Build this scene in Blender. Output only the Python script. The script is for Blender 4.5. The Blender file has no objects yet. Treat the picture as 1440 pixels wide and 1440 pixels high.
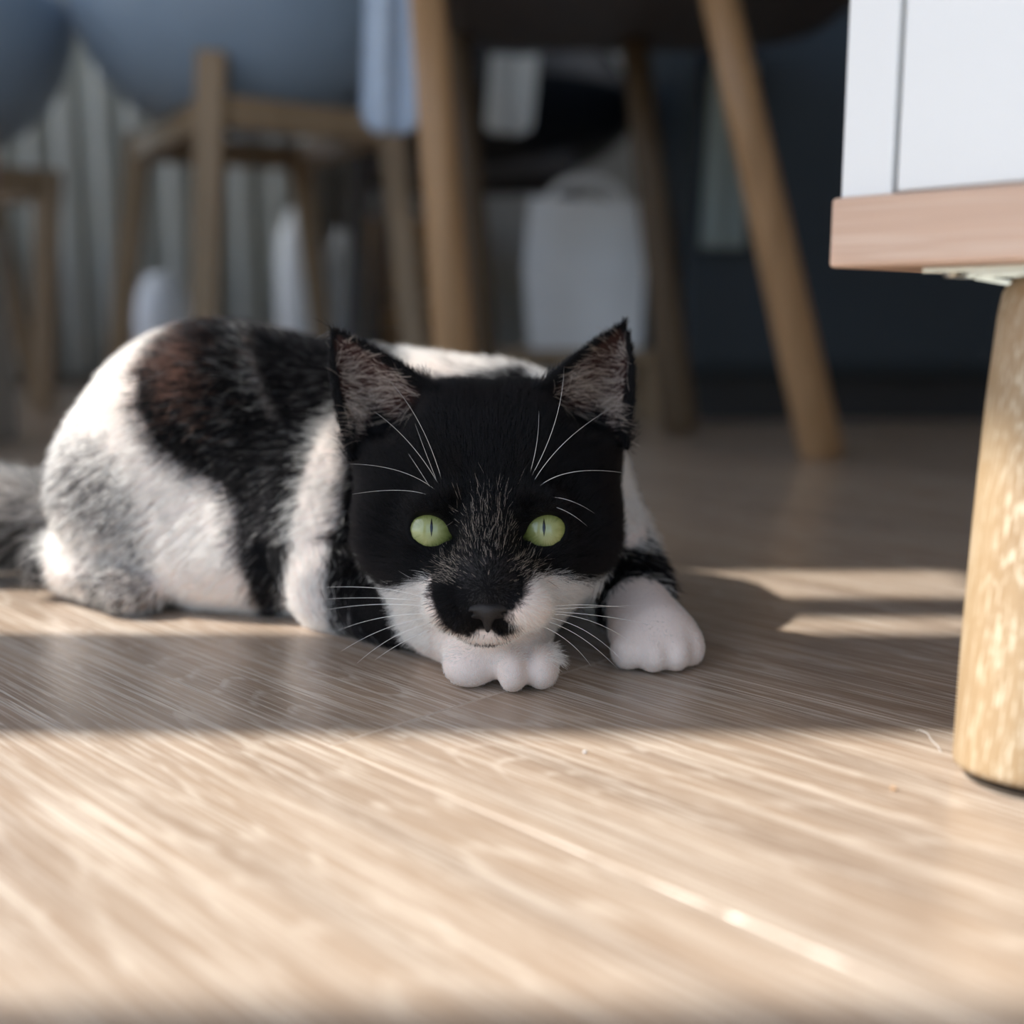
import bpy, bmesh, math, random
import numpy as np
from mathutils import Vector, Matrix

random.seed(7)
rng = np.random.default_rng(11)
SC = bpy.context.scene
COL = SC.collection
PI = math.pi

# ------------------------------------------------------------------ camera
PITCH = math.atan(270.0 / 1650.0)
cam_d = bpy.data.cameras.new('camera')
cam = bpy.data.objects.new('camera', cam_d)
COL.objects.link(cam)
cam.location = (0, 0, 0.13)
cam.rotation_euler = (PI / 2 - PITCH, 0, 0)
cam_d.sensor_width = 36.0
cam_d.lens = 36.0 * 1650.0 / 1440.0
cam_d.clip_start = 0.01
cam_d.dof.use_dof = True
cam_d.dof.focus_distance = 0.409
cam_d.dof.aperture_fstop = 41.25 / 10.2
SC.camera = cam

# ------------------------------------------------------------------ sky, sun, exposure
world = bpy.data.worlds.new('sky')
SC.world = world
world.use_nodes = True
wn = world.node_tree
wn.nodes.clear()
wo = wn.nodes.new('ShaderNodeOutputWorld')
wb = wn.nodes.new('ShaderNodeBackground')
ws = wn.nodes.new('ShaderNodeTexSky')
ws.sky_type = 'NISHITA'
ws.sun_disc = False
ws.sun_elevation = math.radians(45)
ws.sun_rotation = math.radians(-90)
ws.air_density = 1.0
ws.dust_density = 1.6
wn.links.new(ws.outputs[0], wb.inputs[0])
wb.inputs[1].default_value = 0.40
wn.links.new(wb.outputs[0], wo.inputs[0])

sun_d = bpy.data.lights.new('sun', 'SUN')
sun_d.energy = 7.0
sun_d.angle = math.radians(0.53)
sun_d.color = (1.0, 0.95, 0.88)
sun = bpy.data.objects.new('sun', sun_d)
COL.objects.link(sun)
sun.location = (-4, 0.4, 4)
sun.rotation_euler = (0, -math.radians(45), 0)      # shines towards +x and down

SC.view_settings.view_transform = 'Standard'
SC.view_settings.look = 'None'
SC.view_settings.gamma = 1.0
SC.view_settings.use_curve_mapping = False
SC.view_settings.exposure = 0.0

# ------------------------------------------------------------------ node helpers
def new_mat(name):
    m = bpy.data.materials.new(name)
    m.use_nodes = True
    nt = m.node_tree
    b = nt.nodes['Principled BSDF']
    return m, nt, b

def N(nt, kind, **kw):
    n = nt.nodes.new(kind)
    for k, v in kw.items():
        setattr(n, k, v)
    return n

def ramp(nt, stops, fac=None):
    r = nt.nodes.new('ShaderNodeValToRGB')
    e = r.color_ramp.elements
    while len(e) > 1:
        e.remove(e[-1])
    e[0].position = stops[0][0]
    e[0].color = (*stops[0][1], 1)
    for p, c in stops[1:]:
        k = e.new(p)
        k.color = (*c, 1)
    if fac is not None:
        nt.links.new(fac, r.inputs[0])
    return r

def simple(name, color, rough=0.6, noise=0.08, scale=30.0, metallic=0.0, sheen=0.0, bump=0.0):
    m, nt, b = new_mat(name)
    tc = N(nt, 'ShaderNodeTexCoord')
    nz = N(nt, 'ShaderNodeTexNoise')
    nz.inputs['Scale'].default_value = scale
    nz.inputs['Detail'].default_value = 4
    nt.links.new(tc.outputs['Object'], nz.inputs['Vector'])
    lo = tuple(max(0, c * (1 - noise)) for c in color)
    hi = tuple(min(1, c * (1 + noise)) for c in color)
    r = ramp(nt, [(0.3, lo), (0.7, hi)], nz.outputs['Fac'])
    nt.links.new(r.outputs[0], b.inputs['Base Color'])
    b.inputs['Roughness'].default_value = rough
    b.inputs['Metallic'].default_value = metallic
    if sheen:
        b.inputs['Sheen Weight'].default_value = sheen
    if bump:
        bp = N(nt, 'ShaderNodeBump')
        bp.inputs['Strength'].default_value = bump
        bp.inputs['Distance'].default_value = 0.002
        nt.links.new(nz.outputs['Fac'], bp.inputs['Height'])
        nt.links.new(bp.outputs[0], b.inputs['Normal'])
    return m

def wood(name, base, dark, pale, axis='Z', fine=1400.0, along=28.0, pore=0.5, cath=0.0, rough=0.5, spec=0.4, per_object=True,
         pore_lo=0.56, pore_hi=0.66, edge=None):
    """limed oak: pale pores drawn out along one axis of the object, over a slow change of tone"""
    m, nt, b = new_mat(name)
    tc = N(nt, 'ShaderNodeTexCoord')
    vec = tc.outputs['Object']
    if per_object:
        oi = N(nt, 'ShaderNodeObjectInfo')
        mul = N(nt, 'ShaderNodeVectorMath', operation='SCALE')
        mul.inputs[0].default_value = (3.7, 5.1, 2.3)
        nt.links.new(oi.outputs['Random'], mul.inputs['Scale'])
        add = N(nt, 'ShaderNodeVectorMath', operation='ADD')
        nt.links.new(vec, add.inputs[0])
        nt.links.new(mul.outputs[0], add.inputs[1])
        vec = add.outputs[0]
    def stretched(f, a):
        mp = N(nt, 'ShaderNodeMapping')
        s = [f, f, f]
        s['XYZ'.index(axis)] = a
        mp.inputs['Scale'].default_value = s
        nt.links.new(vec, mp.inputs['Vector'])
        return mp.outputs[0]
    slow = N(nt, 'ShaderNodeTexNoise')
    slow.inputs['Scale'].default_value = 1
    slow.inputs['Detail'].default_value = 3
    nt.links.new(stretched(55, 4), slow.inputs['Vector'])
    tone = ramp(nt, [(0.32, dark), (0.52, base), (0.72, tuple(min(1, c * 1.12) for c in base))], slow.outputs['Fac'])
    pores = N(nt, 'ShaderNodeTexNoise')
    pores.inputs['Scale'].default_value = 1
    pores.inputs['Detail'].default_value = 2
    pores.inputs['Roughness'].default_value = 0.6
    nt.links.new(stretched(fine, along), pores.inputs['Vector'])
    pr = ramp(nt, [(pore_lo, (0, 0, 0)), (pore_hi, (1, 1, 1))], pores.outputs['Fac'])
    band = N(nt, 'ShaderNodeTexNoise')
    band.inputs['Scale'].default_value = 1
    band.inputs['Detail'].default_value = 2
    nt.links.new(stretched(90, 9), band.inputs['Vector'])
    br = ramp(nt, [(0.35, (0.4,) * 3), (0.65, (1,) * 3)], band.outputs['Fac'])
    mm = N(nt, 'ShaderNodeMath', operation='MULTIPLY')
    nt.links.new(pr.outputs[0], mm.inputs[0])
    nt.links.new(br.outputs[0], mm.inputs[1])
    fac = mm.outputs[0]
    if cath > 0:
        # cathedral figure: nested arches, level lines of a stretched field
        cn = N(nt, 'ShaderNodeTexNoise')
        cn.inputs['Scale'].default_value = 1
        cn.inputs['Detail'].default_value = 1.2
        cn.inputs['Roughness'].default_value = 0.35
        nt.links.new(stretched(15, 1.9), cn.inputs['Vector'])
        k = N(nt, 'ShaderNodeMath', operation='MULTIPLY')
        k.inputs[1].default_value = 34.0
        nt.links.new(cn.outputs['Fac'], k.inputs[0])
        fr = N(nt, 'ShaderNodeMath', operation='FRACT')
        nt.links.new(k.outputs[0], fr.inputs[0])
        ring = ramp(nt, [(0.0, (0.1,) * 3), (0.62, (0.15,) * 3), (0.84, (1,) * 3), (0.95, (0.8,) * 3), (1.0, (0.1,) * 3)], fr.outputs[0])
        brk = N(nt, 'ShaderNodeTexNoise')
        brk.inputs['Scale'].default_value = 1
        brk.inputs['Detail'].default_value = 3
        nt.links.new(stretched(420, 60), brk.inputs['Vector'])
        bk = ramp(nt, [(0.42, (0.1,) * 3), (0.6, (1,) * 3)], brk.outputs['Fac'])
        mc = N(nt, 'ShaderNodeMath', operation='MULTIPLY')
        nt.links.new(ring.outputs[0], mc.inputs[0])
        nt.links.new(bk.outputs[0], mc.inputs[1])
        mc2 = N(nt, 'ShaderNodeMath', operation='MULTIPLY')
        mc2.inputs[1].default_value = cath
        nt.links.new(mc.outputs[0], mc2.inputs[0])
        mx = N(nt, 'ShaderNodeMath', operation='MAXIMUM')
        nt.links.new(fac, mx.inputs[0])
        nt.links.new(mc2.outputs[0], mx.inputs[1])
        fac = mx.outputs[0]
    ps = N(nt, 'ShaderNodeMath', operation='MULTIPLY')
    ps.inputs[1].default_value = pore
    nt.links.new(fac, ps.inputs[0])
    if edge:
        # the limed, slightly worn arris of each plank
        sp = N(nt, 'ShaderNodeSeparateXYZ')
        nt.links.new(tc.outputs['Object'], sp.inputs[0])
        dist = None
        for ax_, ln in ((0, edge[0]), (1, edge[1])):
            pp = N(nt, 'ShaderNodeMath', operation='PINGPONG')
            pp.inputs[1].default_value = ln / 2
            nt.links.new(sp.outputs[ax_], pp.inputs[0])
            if dist is None:
                dist = pp.outputs[0]
            else:
                mn = N(nt, 'ShaderNodeMath', operation='MINIMUM')
                nt.links.new(dist, mn.inputs[0]); nt.links.new(pp.outputs[0], mn.inputs[1])
                dist = mn.outputs[0]
        em = N(nt, 'ShaderNodeMapRange')
        em.inputs['From Min'].default_value = 0.0004
        em.inputs['From Max'].default_value = 0.0011
        em.inputs['To Min'].default_value = 0.42
        em.inputs['To Max'].default_value = 0.0
        nt.links.new(dist, em.inputs['Value'])
        emx = N(nt, 'ShaderNodeMath', operation='MAXIMUM')
        nt.links.new(ps.outputs[0], emx.inputs[0]); nt.links.new(em.outputs[0], emx.inputs[1])
        ps = emx
    mix = N(nt, 'ShaderNodeMix', data_type='RGBA')
    nt.links.new(ps.outputs[0], mix.inputs['Factor'])
    nt.links.new(tone.outputs[0], mix.inputs['A'])
    mix.inputs['B'].default_value = (*pale, 1)
    out = mix.outputs['Result']
    if per_object:
        hv = N(nt, 'ShaderNodeHueSaturation')
        vr = N(nt, 'ShaderNodeMapRange')
        vr.inputs['To Min'].default_value = 0.93
        vr.inputs['To Max'].default_value = 1.07
        nt.links.new(oi.outputs['Random'], vr.inputs['Value'])
        nt.links.new(vr.outputs[0], hv.inputs['Value'])
        nt.links.new(out, hv.inputs['Color'])
        out = hv.outputs[0]
    nt.links.new(out, b.inputs['Base Color'])
    b.inputs['Roughness'].default_value = rough
    b.inputs['Specular IOR Level'].default_value = spec
    bp = N(nt, 'ShaderNodeBump')
    bp.inputs['Strength'].default_value = 0.25
    bp.inputs['Distance'].default_value = 0.0004
    bp.invert = True
    nt.links.new(fac, bp.inputs['Height'])
    nt.links.new(bp.outputs[0], b.inputs['Normal'])
    return m

M = {}
PLANK_L, PLANK_W = 1.22, 0.1464
M['floor'] = wood('limed_oak_floor', (0.37, 0.275, 0.20), (0.29, 0.212, 0.154), (0.80, 0.72, 0.62), axis='X', fine=800, along=13,
                  pore=0.62, cath=0.75, rough=0.24, spec=0.6, pore_lo=0.47, pore_hi=0.60, edge=(PLANK_L, PLANK_W))
M['leg_oak'] = wood('limed_oak_leg', (0.37, 0.262, 0.15), (0.31, 0.21, 0.116), (0.66, 0.58, 0.44), axis='Z', fine=1050, along=8, pore=0.9, rough=0.5,
                    pore_lo=0.52, pore_hi=0.62)
M['base_oak'] = wood('pink_oak_board', (0.68, 0.47, 0.35), (0.56, 0.37, 0.27), (0.82, 0.66, 0.54), axis='X', fine=500, along=14, pore=0.5, rough=0.45)
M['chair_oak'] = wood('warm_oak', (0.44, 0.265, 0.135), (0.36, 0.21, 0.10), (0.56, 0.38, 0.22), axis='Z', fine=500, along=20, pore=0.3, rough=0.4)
M['leg_shaded'] = wood('shaded_oak', (0.115, 0.078, 0.045), (0.09, 0.06, 0.035), (0.16, 0.11, 0.07), axis='Z', fine=500, along=20, pore=0.3, rough=0.5)  # oak with the shade on the rear chair legs put into its colour
M['chair_oak2'] = wood('dull_oak', (0.33, 0.235, 0.145), (0.27, 0.19, 0.11), (0.44, 0.33, 0.22), axis='Z', fine=500, along=20, pore=0.3, rough=0.5)
M['white'] = simple('white_lacquer', (0.88, 0.90, 0.90), 0.35, 0.01)
M['gap'] = simple('joint_shadow_edge', (0.45, 0.42, 0.44), 0.6, 0.02)
M['metal'] = simple('zinc_plate', (0.55, 0.58, 0.57), 0.28, 0.05, 200, metallic=1.0)
M['foot_disc'] = simple('dark_disc', (0.10, 0.08, 0.06), 0.95, 0.3, 900)  # thin dark disc added under each cabinet leg
M['wall'] = simple('grey_wall_paint', (0.56, 0.56, 0.54), 0.8, 0.03, 8)
M['ceiling'] = simple('ceiling_paint', (0.45, 0.45, 0.44), 0.85, 0.02, 8)
M['shell'] = simple('blue_grey_shell', (0.31, 0.42, 0.56), 0.38, 0.05, 14)
M['dark_seat'] = simple('brown_grey_seat', (0.075, 0.066, 0.066), 0.6, 0.15, 40)
M['black_seat'] = simple('black_seat', (0.012, 0.014, 0.02), 0.45, 0.15, 40)
M['navy'] = simple('navy_cupboard', (0.018, 0.032, 0.048), 0.45, 0.1, 6)
M['cloth'] = simple('pale_blue_cloth', (0.52, 0.63, 0.78), 0.9, 0.06, 90, bump=0.2)
M['grey_cloth'] = simple('grey_cloth', (0.60, 0.60, 0.57), 0.9, 0.06, 90, bump=0.2)
M['towel'] = simple('grey_green_towel', (0.30, 0.36, 0.36), 0.9, 0.06, 90, bump=0.2)
M['curtain'] = simple('grey_curtain', (0.66, 0.67, 0.63), 0.9, 0.06, 60)
M['white_box'] = simple('white_card', (0.88, 0.90, 0.92), 0.6, 0.03, 20)
M['crate'] = simple('brown_crate', (0.24, 0.125, 0.04), 0.6, 0.15, 30)
M['pink'] = simple('pink_fabric', (0.62, 0.42, 0.38), 0.85, 0.06, 60)
M['window'] = simple('white_window_frame', (0.8, 0.8, 0.8), 0.4, 0.01)
M['stone'] = simple('terrace_stone', (0.42, 0.40, 0.37), 0.8, 0.1, 5)

# ------------------------------------------------------------------ mesh helpers
class MB:
    def __init__(self):
        self.v, self.f = [], []
    def add(self, vs, fs):
        o = len(self.v)
        self.v += [tuple(p) for p in vs]
        self.f += [tuple(i + o for i in f) for f in fs]
    def box(self, x0, x1, y0, y1, z0, z1):
        self.add([(x0, y0, z0), (x1, y0, z0), (x1, y1, z0), (x0, y1, z0), (x0, y0, z1), (x1, y0, z1), (x1, y1, z1), (x0, y1, z1)],
                 [(0, 3, 2, 1), (4, 5, 6, 7), (0, 1, 5, 4), (1, 2, 6, 5), (2, 3, 7, 6), (3, 0, 4, 7)])
    def bar(self, a, b, w, h, up=(0, 0, 1), w2=None, h2=None):
        a, b = Vector(a), Vector(b)
        d = (b - a).normalized()
        s = d.cross(Vector(up))
        if s.length < 1e-4:
            s = d.cross(Vector((0, 1, 0)))
        s.normalize()
        u = s.cross(d)
        w2, h2 = w2 or w, h2 or h
        vs = []
        for p, ww, hh in ((a, w, h), (b, w2, h2)):
            for i, j in ((-1, -1), (1, -1), (1, 1), (-1, 1)):
                vs.append(p + s * (ww / 2 * i) + u * (hh / 2 * j))
        self.add(vs, [(3, 2, 1, 0), (4, 5, 6, 7), (0, 1, 5, 4), (1, 2, 6, 5), (2, 3, 7, 6), (3, 0, 4, 7)])
    def tube(self, pts, radii, n=20, cap=True):
        pts = [Vector(p) for p in pts]
        rings = []
        prev = None
        o = len(self.v)
        for i, p in enumerate(pts):
            d = (pts[min(i + 1, len(pts) - 1)] - pts[max(i - 1, 0)]).normalized()
            if prev is None:
                s = d.cross(Vector((0.3, 1, 0.1))).normalized()
            else:
                s = (prev - d * prev.dot(d)).normalized()
            prev = s
            t = d.cross(s)
            for k in range(n):
                a = 2 * PI * k / n
                self.v.append(tuple(p + (s * math.cos(a) + t * math.sin(a)) * radii[i]))
        for i in range(len(pts) - 1):
            for k in range(n):
                k2 = (k + 1) % n
                self.f.append((o + i * n + k, o + i * n + k2, o + (i + 1) * n + k2, o + (i + 1) * n + k))
        if cap:
            self.f.append(tuple(o + k for k in reversed(range(n))))
            m = o + (len(pts) - 1) * n
            self.f.append(tuple(m + k for k in range(n)))
    def build(self, name, mat, parent=None, loc=(0, 0, 0), rot=(0, 0, 0), smooth=False, bevel=0.0, seg=2, fix=True):
        me = bpy.data.meshes.new(name)
        me.from_pydata(self.v, [], self.f)
        bm = bmesh.new()
        bm.from_mesh(me)
        if fix:
            bmesh.ops.recalc_face_normals(bm, faces=bm.faces)
        if bevel:
            es = [e for e in bm.edges if len(e.link_faces) == 2 and e.calc_face_angle(0) > 0.6]
            bmesh.ops.bevel(bm, geom=es, offset=bevel, segments=seg, profile=0.5, affect='EDGES')
        bm.to_mesh(me)
        bm.free()
        if smooth:
            for p in me.polygons:
                p.use_smooth = True
        me.materials.append(mat)
        ob = bpy.data.objects.new(name, me)
        COL.objects.link(ob)
        ob.location = loc
        ob.rotation_euler = rot
        if parent:
            ob.parent = parent
        return ob

def tag(o, label, cat, group=None):
    o['label'] = label
    o['category'] = cat
    if group:
        o['group'] = group
    return o

def thing(name, label, cat, loc=(0, 0, 0), rz=0.0, group=None):
    o = bpy.data.objects.new(name, None)
    COL.objects.link(o)
    o.location = loc
    o.rotation_euler = (0, 0, rz)
    return tag(o, label, cat, group)

def struct(o):
    o['kind'] = 'structure'
    return o

# ------------------------------------------------------------------ room shell
XL, XR, YB, YF = -1.30, 2.60, -2.60, 2.60
HC = 2.5
# floor: a sub-floor with planks laid at 45 degrees, every plank an object
mb = MB()
mb.box(XL - 0.15, XR + 0.15, YB - 0.15, YF + 0.15, -0.06, -0.013)
floor = struct(mb.build('floor', M['stone']))
PW, PL = PLANK_W, PLANK_L
def plank_mesh():
    m_ = MB()
    g = 0.00003
    m_.box(g, PL - g, g, PW - g, -0.012, 0.0)
    o = m_.build('plank', M['floor'], floor, bevel=0.00016, seg=1)
    return o
plank0 = plank_mesh()
placed = 0
rows = range(-26, 26)
for r_ in rows:
    v0 = 0.205 + r_ * PW
    off = -0.285 if r_ == 0 else -0.9 if r_ == -1 else (0.31 + r_ * 0.43 + 0.13 * math.sin(r_ * 2.3)) % PL
    for k in range(-4, 4):
        u0 = off + k * PL
        # plank axes: along = (0.707,-0.707), across = (0.707,0.707)
        cx = (u0 + PL / 2) * 0.70711 + (v0 + PW / 2) * 0.70711
        cy = -(u0 + PL / 2) * 0.70711 + (v0 + PW / 2) * 0.70711
        if cx < XL - 0.45 or cx > XR + 0.45 or cy < YB - 0.45 or cy > YF + 0.45:
            continue
        x = u0 * 0.70711 + v0 * 0.70711
        y = -u0 * 0.70711 + v0 * 0.70711
        o = plank0 if placed == 0 else plank0.copy()
        if placed:
            COL.objects.link(o)
            o.parent = floor
        o.location = (x, y, 0)
        o.rotation_euler = (0, 0, -PI / 4)
        placed += 1

def wall_x(name, x0, x1, openings):
    """wall in the y direction with rectangular openings (y0, y1, z0, z1)"""
    m_ = MB()
    ys = sorted(openings)
    y = YB - 0.15
    for (a, b_, z0, z1) in ys:
        m_.box(x0, x1, y, a, 0, HC)
        m_.box(x0, x1, a, b_, z1, HC)
        if z0 > 0.001:
            m_.box(x0, x1, a, b_, 0, z0)
        y = b_
    m_.box(x0, x1, y, YF + 0.15, 0, HC)
    return struct(m_.build(name, M['wall']))
SUN_TOP = 1.652
WY = (0.207, 0.356, 0.478, 0.602)
wall_x('wall_left', XL - 0.12, XL, [(-2.3, -0.02, 0.0, 2.2), (WY[0], WY[1], 0.02, SUN_TOP), (WY[2], WY[3], 0.02, SUN_TOP), (1.1, 2.4, 0.3, 2.25)])
mb = MB(); mb.box(XR, XR + 0.12, YB - 0.15, YF + 0.15, 0, HC); struct(mb.build('wall_right', M['wall']))
mb = MB(); mb.box(XL - 0.12, XR + 0.12, YF, YF + 0.12, 0, HC); struct(mb.build('wall_back', M['wall']))
mb = MB()
mb.box(XL - 0.12, -0.9, YB - 0.12, YB, 0, HC)
mb.box(-0.9, 1.6, YB - 0.12, YB, 2.2, HC)
mb.box(1.6, XR + 0.12, YB - 0.12, YB, 0, HC)
struct(mb.build('wall_front', M['wall']))
mb = MB(); mb.box(XL - 0.12, XR + 0.12, YB - 0.12, YF + 0.12, HC, HC + 0.1); struct(mb.build('ceiling', M['ceiling']))
mb = MB(); mb.box(XL, XR, YF - 0.014, YF, 0, 0.07); struct(mb.build('baseboard_back', M['window'], bevel=0.003))
# narrow sun windows: a frame lip outside and an added block that throws a thin bar of shade
wins = []
for i, (a, b_) in enumerate(((WY[0], WY[1]), (WY[2], WY[3]))):
    w1 = MB()
    w1.box(XL - 0.13, XL - 0.10, a - 0.03, a, 0.0, SUN_TOP + 0.03)
    w1.box(XL - 0.13, XL - 0.10, b_, b_ + 0.03, 0.0, SUN_TOP + 0.03)
    wins.append(struct(w1.build('window_%d' % (i + 1), M['window'])))
win1 = wins[1]
mb = MB(); mb.box(XL - 0.06, XL - 0.02, 0.505, 0.543, 1.475, SUN_TOP); mb.build('window_handle', M['metal'], win1, bevel=0.006)  # block added in the opening to cast the dark stripe on the floor
w2 = MB()
for y in (-2.27, -1.15, -0.05):
    w2.box(XL - 0.09, XL - 0.04, y - 0.03, y + 0.03, 0, 2.2)
struct(w2.build('window_3', M['window']))
w3 = MB()
for y in (1.13, 1.75, 2.37):
    w3.box(XL - 0.09, XL - 0.04, y - 0.03, y + 0.03, 0.3, 2.25)
struct(w3.build('window_4', M['window']))
# terrace outside, and an added, unseen slab which keeps the sun off the rear window
mb = MB(); mb.box(-9, XL - 0.16, -9, 9, -0.14, -0.06); mb.box(XL - 0.16, 9, -9, YB - 0.16, -0.14, -0.06); struct(mb.build('terrace_ground', M['stone']))
mb = MB(); mb.box(-4.2, XL - 0.12, 0.78, 3.6, 2.35, 2.5); struct(mb.build('trim_sun_block', M['wall']))  # added out of view to block the sun

# ------------------------------------------------------------------ white cabinet on oak legs (front along the planks)
CORNER = (0.0935, 0.3540)
cab = thing('cabinet', 'white cabinet with a pale oak base board standing on round oak legs', 'cabinet', (CORNER[0], CORNER[1], 0), -PI / 4)
# local: x along the front (0 at the far end), y into the cabinet
CLEN, CDEP = 1.2, 0.40
ZB0, ZB1 = 0.1452, 0.1652
mb = MB(); mb.box(0, CLEN, 0, CDEP, ZB0, ZB1); mb.build('base_board', M['base_oak'], cab, bevel=0.0012, seg=2)
mb = MB(); mb.box(0.0008, 0.0168, 0.004, CDEP, ZB1 + 0.0002, 0.62); mb.build('side_panel', M['white'], cab, bevel=0.0006)
mb = MB(); mb.box(CLEN - 0.022, CLEN - 0.004, 0.004, CDEP, ZB1 + 0.0002, 0.62); mb.build('side_panel', M['white'], cab, bevel=0.0006)
mb = MB(); mb.box(0.0186, 0.58, 0.0035, 0.022, ZB1 + 0.0008, 0.615); d1 = mb.build('door', M['white'], cab, bevel=0.0006)
mb = MB(); mb.box(0.583, CLEN - 0.024, 0.0035, 0.022, ZB1 + 0.0008, 0.615); d2 = mb.build('door', M['white'], cab, bevel=0.0006)
for d_, hx in ((d1, 0.55), (d2, 0.61)):
    mb = MB(); mb.tube([(hx, -0.018, 0.5), (hx, 0.004, 0.5)], [0.009, 0.006]); mb.build('knob', M['metal'], d_, smooth=False)
mb = MB(); mb.box(0.0265, CLEN - 0.022, CDEP - 0.01, CDEP - 0.002, ZB1, 0.61); mb.build('back_panel', M['white'], cab)
mb = MB(); mb.box(0.0, CLEN, 0, CDEP, 0.6205, 0.64); mb.build('top_board', M['base_oak'], cab, bevel=0.0012)
def local(px, py):
    dx, dy = px - CORNER[0], py - CORNER[1]
    return (dx * 0.70711 - dy * 0.70711, dx * 0.70711 + dy * 0.70711)
def cab_leg(top, bot):
    pts, rad = [], []
    zt, zb = 0.1405, 0.0012
    for t, r in ((0.0, 0.0205), (0.006, 0.0213), (0.02, 0.0219), (0.25, 0.0222), (0.5, 0.0219), (0.75, 0.0212), (0.93, 0.0200), (0.975, 0.0192), (1.0, 0.0176)):
        pts.append((bot[0] + (top[0] - bot[0]) * t, bot[1] + (top[1] - bot[1]) * t, zb + (zt - zb) * t))
        rad.append(r)
    m_ = MB(); m_.tube(pts, rad, n=48)
    lg = m_.build('leg', M['leg_oak'], cab, smooth=True)
    m_ = MB(); m_.tube([(bot[0], bot[1], 0.0001), (bot[0], bot[1], 0.0012)], [0.0186, 0.0190], n=40)
    m_.build('dark_disc', M['foot_disc'], lg)
    m_ = MB()
    cx, cy = top
    m_.box(cx - 0.036, cx + 0.036, cy - 0.0205, cy + 0.036, ZB0 - 0.0016, ZB0 - 0.0002)
    m_.bar((cx - 0.030, cy + 0.004, ZB0 - 0.0022), (cx + 0.03, cy + 0.004, ZB0 - 0.0022), 0.032, 0.0018)
    m_.bar((cx - 0.024, cy + 0.002, ZB0 - 0.0030), (cx - 0.012, cy + 0.002, ZB0 - 0.0052), 0.028, 0.0012)
    m_.bar((cx + 0.024, cy + 0.002, ZB0 - 0.0030), (cx + 0.012, cy + 0.002, ZB0 - 0.0052), 0.028, 0.0012)
    m_.tube([(cx, cy, ZB0 - 0.0055), (cx, cy, ZB0 - 0.0016)], [0.0125, 0.0155], n=24)
    m_.build('mounting_plate', M['metal'], lg)
    for k, (sx, sy) in enumerate(((-0.030, -0.014), (-0.030, 0.028), (0.030, 0.028))):
        m_ = MB(); m_.tube([(cx + sx, cy + sy, ZB0 - 0.0030), (cx + sx, cy + sy, ZB0 - 0.0015)], [0.0022, 0.0034], n=12)
        m_.build('screw', M['metal'], lg)
LT, LB = local(0.1598, 0.3385), local(0.1497, 0.3208)
cab_leg(LT, LB)
cab_leg((LT[0], CDEP - LT[1]), (LB[0] - 0.0, CDEP - LB[1]))
cab_leg((CLEN - LT[0], LT[1]), (CLEN - LB[0], LB[1]))
cab_leg((CLEN - LT[0], CDEP - LT[1]), (CLEN - LB[0], CDEP - LB[1]))

# ------------------------------------------------------------------ chairs and things behind the cat
def leg_tube(name, top, bot, r0, r1, mat, parent):
    m_ = MB()
    t, b_ = Vector(top), Vector(bot)
    pts = [t, t.lerp(b_, 0.35), t.lerp(b_, 0.97), b_]
    m_.tube(pts, [r0, (r0 * 0.75 + r1 * 0.25) * 1.03, r1 * 1.02, r1 * 0.9], n=18)
    return m_.build(name, mat, parent, smooth=True)

# the chair whose two long oak legs stand behind the cat
ch = thing('dining_chair', 'chair with a flat brown-grey seat on long round oak legs behind the cat', 'chair', (0.10, 1.22, 0))
def rel(p, o=(0.10, 1.22)):
    return (p[0] - o[0], p[1] - o[1], p[2])
mb = MB()
nS = 28
ring = []
prof = [(0.86, 0.436), (0.97, 0.442), (1.0, 0.455), (0.97, 0.468), (0.8, 0.474)]
for f_, z in prof:
    for k in range(nS):
        a = 2 * PI * k / nS
        c, s = math.cos(a), math.sin(a)
        e = 0.55
        x = abs(c) ** e * (1 if c >= 0 else -1) * 0.215 * f_
        y = abs(s) ** e * (1 if s >= 0 else -1) * 0.215 * f_
        ring.append((x + 0.034, y + 0.02, z))
mb.v = ring
for i in range(len(prof) - 1):
    for k in range(nS):
        k2 = (k + 1) % nS
        mb.f.append((i * nS + k, i * nS + k2, (i + 1) * nS + k2, (i + 1) * nS + k))
mb.f.append(tuple(range(nS)))
mb.f.append(tuple((len(prof) - 1) * nS + k for k in range(nS)))
mb.build('seat', M['dark_seat'], ch, smooth=False)
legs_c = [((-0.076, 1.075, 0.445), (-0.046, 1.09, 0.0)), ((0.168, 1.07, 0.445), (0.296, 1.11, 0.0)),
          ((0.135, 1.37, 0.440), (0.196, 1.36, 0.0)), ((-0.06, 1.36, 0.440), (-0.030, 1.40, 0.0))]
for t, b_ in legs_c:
    leg_tube('leg', rel(t), rel(b_), 0.0155, 0.0205, M['chair_oak'] if b_[1] < 1.2 else M['leg_shaded'], ch)
bk = MB()
bk.tube([rel((-0.07, 1.40, 0.46)), rel((-0.085, 1.46, 0.82))], [0.014, 0.012]); bk.build('back_post', M['chair_oak'], ch, smooth=True)
bk = MB()
bk.tube([rel((0.27, 1.40, 0.46)), rel((0.285, 1.46, 0.82))], [0.014, 0.012]); bk.build('back_post', M['chair_oak'], ch, smooth=True)
bk = MB()
bk.bar(rel((-0.10, 1.455, 0.76)), rel((0.30, 1.455, 0.76)), 0.02, 0.16); bk.build('backrest', M['dark_seat'], ch, bevel=0.008)

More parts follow.
